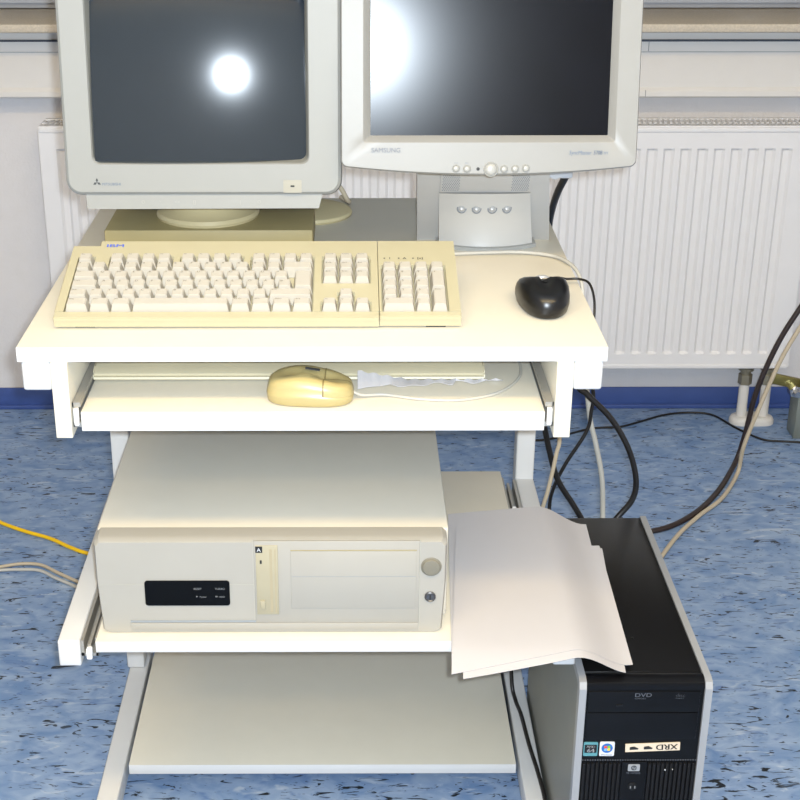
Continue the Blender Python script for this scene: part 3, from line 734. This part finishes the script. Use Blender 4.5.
# crumpled paper under the yellowed mouse
bm = new()
n = 40; A = []; B = []
for i in range(n + 1):
    x = 0.054 + 0.184 * i / n
    y = 0.078 + 0.005 * math.sin(i * 0.35) + 0.0025 * math.sin(i * 0.9 + 1) + (0.012 if i > 26 else 0)
    if i < 10: y = 0.066 + 0.0015 * i
    A.append(Vector((x, y, DZ + 0.001 + 0.001 * abs(math.sin(i * .5))))); B.append(Vector((x, 0.0905, DZ + 0.0035 + (0.012 * (1 - i / 14) if i < 14 else 0) + 0.0015 * math.sin(i * 1.7))))
va = [bm.verts.new(p) for p in A]; vb = [bm.verts.new(p) for p in B]
for i in range(n): bm.faces.new((va[i], va[i + 1], vb[i + 1], vb[i]))
e = bmesh.ops.extrude_face_region(bm, geom=list(bm.faces))
for v in e['geom']:
    if isinstance(v, bmesh.types.BMVert): v.co.z += 0.0006
solo('paper_scrap', bm, M['paper'], 'crumpled strip of white paper beside the yellowed mouse on the drawer', 'paper')

# ------------------------------------------------------------------ horizontal PC on the pull-out shelf
PZ = T - 0.430; PY = 0.056; PL, PR, PT = -0.2905, 0.1715, T - 0.2885
pc = thing('desktop_computer', 'off-white horizontal desktop computer with floppy drive on the pull-out shelf', 'computer', (-0.06, 0.28, PZ))
bm = new(); box(bm, PL + 0.0005, PR + 0.003, PY + 0.034, 0.485, PZ + 0.006, PT - 0.001, 0.003); part('metal_cover', bm, M['pctop'], pc)
bm = new()
sec = []
for y, w, zt, zb in ((PY + 0.034, 0.0, 0.0, 0.001), (PY + 0.012, 0.0, 0.0, 0.001), (PY + 0.004, 0.001, 0.0015, 0.001), (PY, 0.003, 0.004, 0.002)):
    x0, x1, z0, z1 = PL + w, PR - w, PZ + zb, PT - zt
    zq = PZ + 0.078
    # lower part of the bezel narrows slightly towards the base
    sec.append([Vector(p) for p in ((x0 + 0.004, y, z0 + 0.004), (x0 + 0.010, y, z0), (x1 - 0.010, y, z0), (x1 - 0.004, y, z0 + 0.004), (x1, y, zq), (x1, y, z1 - 0.006), (x1 - 0.006, y, z1), (x0 + 0.006, y, z1), (x0, y, z1 - 0.006), (x0, y, zq))])
loft(bm, sec); part('front_bezel', bm, M['pcfront'], pc, ang=30)
F = PY
def pv(x0, x1, z0, z1, d0, d1, bev=0.0, bm=None):
    b = bm or new(); box(b, x0, x1, F - d1, F - d0, z0, z1, bev); return b
bm = pv(-0.0810, 0.1350, T - 0.4135, T - 0.2900, -0.002, 0.0016, 0.0008); part('drive_panel', bm, M['pcfront'], pc)
for q in ((PL + 0.004, -0.083, T - 0.3560, T - 0.3554), (-0.083, -0.0822, T - 0.415, T - 0.2895), (0.1355, 0.1362, T - 0.425, T - 0.2895)):
    bm = pv(*q, -0.001, 0.0003); part('seam', bm, M['pcseam'], pc)
bm = pv(-0.0335, 0.1315, T - 0.3040, T - 0.3030, 0, 0.0021); part('drive_slot', bm, M['slab'], pc)
bm = pv(-0.0335, 0.1315, T - 0.3910, T - 0.3050, 0.001, 0.0026, 0.0008); part('drive_cover', bm, M['pcfront'], pc)
bm = pv(-0.0325, 0.1305, T - 0.3425, T - 0.3420, 0.002, 0.0029); part('cover_seam', bm, M['pcgrey'], pc)
bm = pv(-0.0790, -0.0500, T - 0.4000, T - 0.2960, 0.0, 0.0030, 0.0008); fl = part('floppy_drive', bm, M['floppy'], pc, label='beige floppy drive on end')
bm = pv(-0.0790, -0.0700, T - 0.3060, T - 0.2970, 0.0025, 0.0036); b = part('drive_label', bm, M['dark'], fl)
bm = new(); text(bm, 'A', 0.008, lambda a, b: Vector((-0.0745 + a, F - 0.0038, T - 0.3045 + b)), 'CENTER'); part('drive_letter', bm, M['faintw'], fl, smooth=False)
bm = pv(-0.0610, -0.0575, T - 0.3960, T - 0.3010, 0.0025, 0.0033); pv(-0.0545, -0.0525, T - 0.396, T - 0.3010, 0.0025, 0.0033, bm=bm); part('disk_slot', bm, mat('floppy_groove', (160, 150, 124), 0.6), fl)
bm = pv(-0.0735, -0.0710, T - 0.3225, T - 0.3175, 0.0025, 0.0035); part('drive_light', bm, M['dark'], fl)
bm = pv(-0.0745, -0.0680, T - 0.3905, T - 0.3780, 0.0025, 0.0052, 0.0006); part('eject_button', bm, M['floppy'], fl)
bm = new()
pl = rr(-0.1705, T - 0.3680, 0.112, 0.0375, 0.004, 4, 2)
prism(bm, pl, lambda a, b: Vector((a, F + 0.001, b)), lambda a, b: Vector((a, F - 0.0016, b))); dp = part('display', bm, M['black_gl'], pc, label='black display window')
bm = new()
for s_, xx in (('RESET', -0.162), ('TURBO', -0.134)): text(bm, s_, 0.0040, lambda a, b, xx=xx: Vector((xx + a, F - 0.0018, T - 0.3625 + b)))
for xx in (-0.159, -0.1335, -0.1325):
    box(bm, xx, xx + 0.0016, F - 0.0022, F - 0.0016, T - 0.3735, T - 0.3719)
for s_, xx in (('Power', -0.1545), ('HDD', -0.129)): text(bm, s_, 0.0035, lambda a, b, xx=xx: Vector((xx + a, F - 0.0018, T - 0.3745 + b)))
part('display_print', bm, M['faint'], dp, smooth=False)
bm = pv(-0.2480, 0.1345, T - 0.4130, T - 0.4100, -0.001, 0.0012); part('groove', bm, M['pcgrey'], pc)
bm = pv(-0.2470, 0.1345, T - 0.4225, T - 0.4135, -0.001, 0.0030, 0.0006); part('grip_strip', bm, M['pcfront'], pc)
bm = new(); lathe(bm, [(0.0135, -0.001), (0.0138, 0.0005), (0.0128, 0.0010)], (0.1505, F, T - 0.3290), (0, -1, 0), 36); lathe(bm, [(0.0118, -0.001), (0.0118, 0.003), (0.0108, 0.0042), (0.006, 0.0046)], (0.1505, F, T - 0.3290), (0, -1, 0), 36); part('power_button', bm, M['pbtn'], pc)
bm = new(); lathe(bm, [(0.0075, -0.001), (0.0075, 0.002), (0.0062, 0.003), (0.0050, 0.0018), (0.0015, 0.0018)], (0.1500, F, T - 0.3742), (0, -1, 0), 28); lk = part('key_lock', bm, M['lock'], pc, label='dark metal key lock')
bm = new(); box(bm, 0.1492, 0.1508, F - 0.0028, F - 0.0012, T - 0.3775, T - 0.3710); part('key_slot', bm, M['dark'], lk)
for xx in (-0.25, 0.13):
    for yy in (0.10, 0.45):
        bm = new(); cyl(bm, (xx, yy, PZ), (xx, yy, PZ + 0.008), 0.012); part('rubber_foot', bm, M['dark'], pc)

# ------------------------------------------------------------------ black tower on the floor
WL, WR, WF, WB, WT = 0.3475, 0.5225, 0.004, 0.468, T - 0.475
tw = thing('tower_computer', 'black and silver tower computer standing on the floor right of the cart', 'computer', ((WL + WR) / 2, 0.24, 0))
bm = new(); box(bm, WL + 0.008, WR - 0.008, WF + 0.028, WB, 0.012, WT - 0.001, 0.002); part('case_body', bm, M['tower'], tw)
for s, xa in ((0, WL), (1, WR - 0.0085)):
    bm = new()
    poly = rr((WF + 0.010 + WB) / 2, (0.012 + WT + 0.001) / 2, WB - WF - 0.010, WT + 0.001 - 0.012, 0.006, 4, 2)
    prism(bm, poly, lambda a, b, xa=xa: Vector((xa, a, b)), lambda a, b, xa=xa: Vector((xa + 0.0085, a, b)))
    sd = part('side_panel', bm, M['towerside'], tw, label='grey side panel')
    bm = new()
    # silver edging that runs along the top edge and down the front corner
    x0, x1 = xa - 0.0006, xa + 0.0090
    pth = [(WB, WT - 0.010), (WB, WT + 0.0018), (WF + 0.012, WT + 0.0018), (WF + 0.003, WT - 0.001), (WF - 0.001, WT - 0.010), (WF - 0.001, 0.012), (WF + 0.014, 0.012), (WF + 0.014, WT - 0.012), (WF + 0.020, WT - 0.010)]
    prism(bm, pth, lambda a, b, x0=x0: Vector((x0, a, b)), lambda a, b, x1=x1: Vector((x1, a, b)))
    part('edge_trim', bm, M['trim'], sd, label='silver edging', ang=20)
bm = new()
sec = []
prf = [(WF + 0.030, 0.014), (WF + 0.004, 0.014), (WF + 0.004, WT - 0.016), (WF + 0.003, WT - 0.010), (WF + 0.005, WT - 0.004), (WF + 0.011, WT - 0.0005), (WF + 0.018, WT + 0.0008), (WF + 0.023, WT - 0.001), (WF + 0.030, WT - 0.003)]
prism(bm, prf, lambda a, b: Vector((WL + 0.0088, a, b)), lambda a, b: Vector((WR - 0.0088, a, b))); fb = part('front_bezel', bm, M['bezel'], tw, ang=40)
FF = WF + 0.004
def tv(x0, x1, z0, z1, d0, d1, bev=0.0, bm=None):
    b = bm or new(); box(b, x0, x1, FF - d1, FF - d0, z0, z1, bev); return b
bm = tv(WL + 0.012, WR - 0.014, T - 0.5235, T - 0.4905, -0.001, 0.0016, 0.0008); od = part('optical_drive', bm, M['bezel'], tw)
bm = tv(0.398, 0.406, T - 0.5140, T - 0.5105, 0.001, 0.0028, 0.0005); part('eject_button', bm, M['bezel2'], od)
bm = new()
text(bm, 'DVD', 0.0085, lambda a, b: Vector((0.421 + a * 1.3, FF - 0.0018, T - 0.4990 + b))); text(bm, 'REWRITABLE', 0.0026, lambda a, b: Vector((0.4215 + a, FF - 0.0018, T - 0.5025 + b)))
text(bm, 'disc', 0.0075, lambda a, b: Vector((0.4755 + a * 1.1, FF - 0.0018, T - 0.4990 + b)), bold=0.0001); text(bm, 'COMPACT', 0.0024, lambda a, b: Vector((0.4755 + a, FF - 0.0018, T - 0.5020 + b)))
part('drive_lettering', bm, M['faint2'], od, smooth=False)
bm = tv(WL + 0.012, WR - 0.014, T - 0.5680, T - 0.5250, -0.001, 0.0012, 0.0008); part('bay_cover', bm, M['bezel'], tw)
bm = new()
for i in range(46):
    x = WL + 0.011 + i * 0.0034
    tv(x, x + 0.0014, T - 0.6028, T - 0.6014, 0, 0.0008, bm=bm)
part('dotted_line', bm, M['faint2'], tw, smooth=False)
gz0, gz1 = 0.03, T - 0.606
bm = new()
for i in range(26):
    x = WL + 0.0115 + i * 0.00595
    if 0.4135 - 0.004 < x < 0.443: continue
    tv(x, x + 0.0036, gz0, gz1, -0.001, 0.0034, 0.0006, bm=bm)
part('grille_slats', bm, M['bezel2'], tw, ang=30)
bm = tv(0.4125, 0.4460, gz0, gz1 + 0.002, -0.001, 0.0030, 0.0008); cp = part('centre_strip', bm, M['bezel'], tw)
bm = new(); prism(bm, rr(0.4287, T - 0.6125, 0.0160, 0.0108, 0.0012, 3, 2), lambda a, b: Vector((a, FF - 0.0025, b)), lambda a, b: Vector((a, FF - 0.0040, b))); lg = part('emblem', bm, M['trim'], tw, label='silver emblem plate')
bm = new(); lathe(bm, [(0.0040, 0.0036), (0.0040, 0.0044), (0.002, 0.0045)], (0.4287, FF, T - 0.6125), (0, -1, 0), 24); part('emblem_disc', bm, M['darkprint'], lg)
bm = new(); text(bm, 'hp', 0.0066, lambda a, b: Vector((0.4287 + a, FF - 0.0047, T - 0.6140 + b)), 'CENTER', shear=0.25); part('emblem_letters', bm, M['trim'], lg, smooth=False)
bm = new(); text(bm, 'hp compaq', 0.0042, lambda a, b: Vector((0.4287 + a, FF - 0.0032, T - 0.6225 + b)), 'CENTER'); part('lettering', bm, M['faint2'], tw, smooth=False)
bm = new(); lathe(bm, [(0.0065, 0.002), (0.0065, 0.0038), (0.005, 0.0046)], (0.4290, FF, T - 0.6440), (0, -1, 0), 24); part('power_button', bm, M['bezel2'], tw)
bm = new(); box(bm, 0.4255, 0.4270, FF - 0.0048, FF - 0.0044, T - 0.6465, T - 0.6425); box(bm, 0.4315, 0.4330, FF - 0.0048, FF - 0.0044, T - 0.6465, T - 0.6425); part('power_icon', bm, M['faint'], tw)
bm = tv(0.4705, 0.4720, T - 0.6170, T - 0.6155, 0.003, 0.0040); tv(0.481, 0.482, T - 0.616, T - 0.615, 0.003, 0.004, bm=bm); part('indicator_light', bm, M['faintw'], tw)
# stickers (part of the tower)
def stick(name, x0, x1, z0, z1, m, d0=0.0, d1=0.0016, parent=tw, label=None, r=0.0015):
    bm = new(); prism(bm, rr((x0 + x1) / 2, (z0 + z1) / 2, x1 - x0, z1 - z0, r, 3, 1), lambda a, b: Vector((a, FF - d0, b)), lambda a, b: Vector((a, FF - d1, b))); return part(name, bm, m, parent, label=label)
s1 = stick('sticker', 0.3588, 0.3780, T - 0.5945, T - 0.5725, M['sticker_t'], label='square teal and black processor sticker')
stick('sticker_panel', 0.3602, 0.3766, T - 0.5890, T - 0.5760, M['sticker_k'], 0.001, 0.0020, s1, r=0.0008)
bm = new(); text(bm, 'AMD', 0.0052, lambda a, b: Vector((0.3684 + a, FF - 0.0023, T - 0.5805 + b)), 'CENTER', bold=0.0001); text(bm, '64', 0.0085, lambda a, b: Vector((0.3684 + a * 1.2, FF - 0.0023, T - 0.5880 + b)), 'CENTER', bold=0.0002); part('sticker_print', bm, M['sticker'], s1, smooth=False)
s2 = stick('sticker', 0.3805, 0.4005, T - 0.5945, T - 0.5720, M['sticker'], label='white sticker with a round blue window emblem')
bm = new(); lathe(bm, [(0.0076, 0.001), (0.0076, 0.0020), (0.004, 0.0021)], (0.3905, FF, T - 0.5815), (0, -1, 0), 28); part('sticker_orb', bm, M['orb'], s2)
for (dx, dz, m) in ((-0.0022, 0.0020, 'red'), (0.0022, 0.0024, 'green'), (-0.0022, -0.0022, 'sky'), (0.0022, -0.0018, 'yel')):
    stick('sticker_flag', 0.3905 + dx - 0.0019, 0.3905 + dx + 0.0019, T - 0.5815 + dz - 0.0018, T - 0.5815 + dz + 0.0018, M[m], 0.0015, 0.0025, s2, r=0.0005)
bm = new(); text(bm, 'Windows', 0.0040, lambda a, b: Vector((0.3905 + a, FF - 0.0019, T - 0.5935 + b)), 'CENTER'); part('sticker_print', bm, M['greyprint'], s2, smooth=False)
bm = new(); a0 = R(-2.4); cx_, cz_ = 0.4520, T - 0.5805
def TL_(a, b, d): return Vector((cx_ + a * math.cos(-a0) - b * math.sin(-a0), FF - d, cz_ + (a * math.sin(-a0) + b * math.cos(-a0)) * 1.0 - 0.0))
prism(bm, rr(0, 0, 0.0735, 0.0125, 0.0004, 2, 2), lambda a, b: TL_(a, b, 0.0), lambda a, b: TL_(a, b, 0.0016)); tp = part('label_strip', bm, M['tape'], tw, label='cream handwritten label stuck on upside down')
bm = new(); text(bm, 'XRD', 0.0125, lambda a, b: TL_(0.0340 - a * 1.15, 0.0042 - b, 0.0019), bold=0.0004)
for xa in (-0.031, -0.012):
    f = [bm.verts.new(TL_(*p, 0.0019)) for p in ((xa, 0.0018), (xa + 0.006, 0.0028), (xa + 0.012, -0.0008), (xa + 0.011, -0.0026), (xa, -0.0028))]; bm.faces.new(f)
part('label_writing', bm, M['dark'], tp, smooth=False)
bm = new(); lathe(bm, [(0.002, -0.001), (0.002, 0.0003)], (0.4360, 0.112, WT), n=12); part('top_screw_hole', bm, M['sticker_k'], tw)
for xx in (WL + 0.03, WR - 0.03):
    for yy in (0.06, 0.42):
        bm = new(); cyl(bm, (xx, yy, 0), (xx, yy, 0.014), 0.012); part('rubber_foot', bm, M['dark'], tw)

# ------------------------------------------------------------------ sheets of paper
def smooth(t): t = max(0, min(1, t)); return t * t * (3 - 2 * t)
def sheet(FL, FR, RR, RL, lift, label, curl=0.0, ragged=0.0):
    bm = new(); n = 26
    def pt(i, j):
        s, t = i / n, j / n
        x = (FL[0] * (1 - s) + FR[0] * s) * (1 - t) + (RL[0] * (1 - s) + RR[0] * s) * t
        y = (FL[1] * (1 - s) + FR[1] * s) * (1 - t) + (RL[1] * (1 - s) + RR[1] * s) * t
        zz = -0.4283 + lift - (0.040) * smooth((x - 0.335) / 0.085)
        zz += curl * max(0, (0.20 - math.hypot(1 - s, t))) * 0.08
        zz -= 0.006 * smooth((0.02 - y) / 0.07) * (1 - smooth((x - 0.30) / 0.1))
        return Vector((x, y, T + zz))
    Gd = [[bm.verts.new(pt(i, j)) for i in range(n + 1)] for j in range(n + 1)]
    for a, b in zip(Gd, Gd[1:]):
        for i in range(n): bm.faces.new((a[i], a[i + 1], b[i + 1], b[i]))
    e = bmesh.ops.extrude_face_region(bm, geom=list(bm.faces))
    for v in e['geom']:
        if isinstance(v, bmesh.types.BMVert): v.co.z += 0.0005
    return solo('paper_sheet', bm, M['paper'], label, 'paper', 'white sheets lying between cart and tower')
sheet((0.1745, -0.030), (0.407, 0.016), (0.420, 0.430), (0.1965, 0.390), 0.0000, 'white sheet at the bottom of the small pile, sticking out towards the wall')
sheet((0.1880, -0.048), (0.408, 0.012), (0.4325, 0.3500), (0.2060, 0.345), 0.0012, 'white sheet in the middle of the pile, its front edge lowest over the shelf')
sheet((0.1735, -0.040), (0.4210, 0.0320), (0.4290, 0.3560), (0.2050, 0.338), 0.0026, 'white sheet on top of the pile between the off-white computer and the black tower')

# ------------------------------------------------------------------ cables
def cable(pts, r, m, label, name='cable', zmin=None, group=None, n=10):
    bm = new(); tube(bm, pts, r, n, zmin=zmin); return solo(name, bm, m, label, 'cable', group)
cable([(1.14, 1.46, 0.56), (1.086, 1.46, 0.435), (1.028, 1.46, 0.315), (0.99, 1.46, 0.191), (0.974, 1.46, 0.076), (0.957, 1.45, 0.012), (0.888, 1.318, 0.0065), (0.819, 1.216, 0.0065), (0.749, 1.146, 0.0065), (0.688, 1.114, 0.0065), (0.60, 1.09, 0.0065)], 0.0062, M['cable_db'], 'thick black cable hanging down at the right edge and trailing across the floor', zmin=0.0063)
cable([(1.14, 1.38, 0.60), (1.064, 1.38, 0.42), (1.017, 1.38, 0.316), (0.987, 1.38, 0.224), (0.951, 1.38, 0.09), (0.945, 1.387, 0.012), (0.882, 1.273, 0.0055), (0.814, 1.192, 0.0055), (0.752, 1.11, 0.0055), (0.7, 1.023, 0.0055), (0.64, 0.91, 0.0055)], 0.0048, M['cable_be'], 'beige cable hanging beside the thick black cable at the right edge', zmin=0.005)
cable([(0.474, 1.60, 0.003), (0.50, 1.588, 0.003), (0.549, 1.603, 0.003), (0.644, 1.657, 0.003), (0.721, 1.669, 0.003), (0.777, 1.7, 0.003), (0.85, 1.743, 0.003), (0.918, 1.757, 0.003), (0.972, 1.740, 0.003), (1.012, 1.66, 0.003), (1.06, 1.592, 0.003), (1.112, 1.580, 0.003), (1.181, 1.575, 0.003), (1.30, 1.60, 0.003)], 0.0028, M['cable_b'], 'thin black cable snaking along the floor under the radiator', zmin=0.0029)
cable([(0.30, 0.62, T - 0.06), (0.36, 0.60, 0.70), (0.41, 0.565, 0.585), (0.432, 0.56, 0.561), (0.475, 0.56, 0.516), (0.507, 0.56, 0.461), (0.523, 0.56, 0.406), (0.519, 0.56, 0.368), (0.494, 0.555, 0.335), (0.468, 0.53, 0.31), (0.45, 0.485, 0.28)], 0.0050, M['cable_b'], 'thick black cable looping out to the right behind the black tower')
cable([(0.31, 0.63, T - 0.05), (0.40, 0.61, 0.68), (0.445, 0.6, 0.562), (0.447, 0.6, 0.513), (0.441, 0.6, 0.476), (0.409, 0.6, 0.415), (0.391, 0.6, 0.367), (0.387, 0.6, 0.325), (0.389, 0.57, 0.25), (0.40, 0.485, 0.20)], 0.0032, M['cable_b'], 'thin black cable crossing the beige one behind the black tower')
cable([(0.30, 0.64, T - 0.04), (0.39, 0.64, 0.69), (0.437, 0.63, 0.56), (0.452, 0.63, 0.485), (0.465, 0.63, 0.438), (0.48, 0.63, 0.371), (0.486, 0.62, 0.283), (0.485, 0.55, 0.18), (0.48, 0.485, 0.16)], 0.0045, M['cable_g'], 'light grey cable hanging inside the black loop behind the tower')
cable([(0.30, 0.60, T - 0.06), (0.36, 0.585, 0.64), (0.39, 0.57, 0.494), (0.388, 0.57, 0.448), (0.378, 0.57, 0.382), (0.369, 0.57, 0.335), (0.362, 0.56, 0.25), (0.39, 0.485, 0.16)], 0.0036, M['cable_be'], 'beige cable hanging close to the right rear post of the cart')
cable([(0.29, 0.60, T - 0.06), (0.34, 0.60, 0.62), (0.366, 0.59, 0.503), (0.379, 0.59, 0.448), (0.397, 0.59, 0.391), (0.429, 0.585, 0.34), (0.457, 0.57, 0.29), (0.47, 0.485, 0.25)], 0.0050, M['cable_b'], 'thick black cable running down from the drawer corner to the tower back')
cable([(0.3565, 0.4425, T + 0.101), (0.3590, 0.456, T + 0.092), (0.3585, 0.52, T + 0.052), (0.366, 0.62, T - 0.002), (0.374, 0.70, T - 0.056), (0.38, 0.72, T - 0.10), (0.36, 0.70, T - 0.16)], 0.0055, M['cable_b'], 'black cable running down from the silver plug behind the lcd monitor')
cable([(0.14, 0.36, T + 0.0035), (0.166, 0.357, T + 0.0035), (0.229, 0.364, T + 0.0035), (0.286, 0.367, T + 0.0035), (0.329, 0.350, T + 0.0035), (0.348, 0.318, T + 0.0035), (0.3575, 0.285, T - 0.003), (0.360, 0.258, T - 0.02), (0.358, 0.25, T - 0.06)], 0.0026, M['cable_g'], 'grey cable on the tabletop in front of the lcd stand')
cable([(-0.763, 1.207, 0.004), (-0.72, 1.165, 0.004), (-0.657, 1.124, 0.004), (-0.597, 1.092, 0.004), (-0.547, 1.053, 0.004), (-0.505, 1.027, 0.004), (-0.42, 0.995, 0.004), (-0.30, 0.99, 0.004)], 0.0042, M['cable_y'], 'bright yellow cable on the floor left of the cart', zmin=0.0043)
cable([(-0.78, 0.955, 0.004), (-0.704, 0.962, 0.004), (-0.675, 0.972, 0.004), (-0.637, 0.984, 0.004), (-0.595, 0.980, 0.004), (-0.552, 0.947, 0.004), (-0.505, 0.911, 0.004), (-0.42, 0.85, 0.004)], 0.0036, M['cable_be'], 'beige cable on the floor left of the cart, nearer the wall', zmin=0.0037)
cable([(-0.78, 0.940, 0.004), (-0.702, 0.950, 0.004), (-0.674, 0.958, 0.004), (-0.634, 0.961, 0.004), (-0.592, 0.957, 0.004), (-0.556, 0.929, 0.004), (-0.502, 0.889, 0.004), (-0.42, 0.82, 0.004)], 0.0034, M['cable_g'], 'grey cable on the floor left of the cart, below the beige one', zmin=0.0035)
cable([(0.312, 0.465, 0.37), (0.313, 0.462, 0.20), (0.317, 0.450, 0.085), (0.322, 0.425, 0.0600), (0.327, 0.385, 0.0592), (0.331, 0.305, 0.0592), (0.337, 0.229, 0.0592), (0.339, 0.158, 0.0592), (0.33, 0.08, 0.0592)], 0.0034, M['cable_b'], 'thin black cable lying along the right foot of the cart beside the tower')

# ------------------------------------------------------------------ light
def area(name, loc, rot, sx, sy, power, col):
    l = bpy.data.lights.new(name, 'AREA'); l.shape = 'RECTANGLE'; l.size = sx; l.size_y = sy; l.energy = power; l.color = col
    o = bpy.data.objects.new(name, l); COL.objects.link(o); o.location = loc; o.rotation_euler = rot; return o
WARM = (1.0, 0.70, 0.28)
area('ceiling_lamp', (0.1, -1.25, 2.74), (0, 0, 0), 3.0, 0.30, 64, WARM)
area('ceiling_lamp', (-0.3, -2.6, 2.74), (0, 0, 0), 3.0, 0.30, 33, WARM)
fl = bpy.data.lights.new('camera_flash', 'POINT'); fl.energy = 175; fl.color = (0.82, 0.93, 1.04); fl.shadow_soft_size = 0.012
fo = bpy.data.objects.new('camera_flash', fl); COL.objects.link(fo); fo.location = (0.0461 + 0.024, -1.55, T + 0.5972 + 0.020)
wd = bpy.data.worlds.new('world'); SC.world = wd; wd.use_nodes = True
wd.node_tree.nodes['Background'].inputs['Color'].default_value = (0.02, 0.025, 0.04, 1)
wd.node_tree.nodes['Background'].inputs['Strength'].default_value = 1.0

# ------------------------------------------------------------------ camera
cd = bpy.data.cameras.new('camera'); cam = bpy.data.objects.new('camera', cd); COL.objects.link(cam)
cam.location = (0.0461, -1.5503, T + 0.5972); cam.rotation_euler = (math.pi / 2 - 0.405, 0, -0.0035)
cd.sensor_width = 36; cd.lens = 1405.8 / 800 * 36; cd.shift_x = 44.2 / 800; cd.clip_start = 0.01
SC.camera = cam
vs = SC.view_settings
SC.display_settings.display_device = 'sRGB'
vs.view_transform = 'Standard'; vs.look = 'None'; vs.exposure = 0.0; vs.gamma = 1.0; vs.use_curve_mapping = False
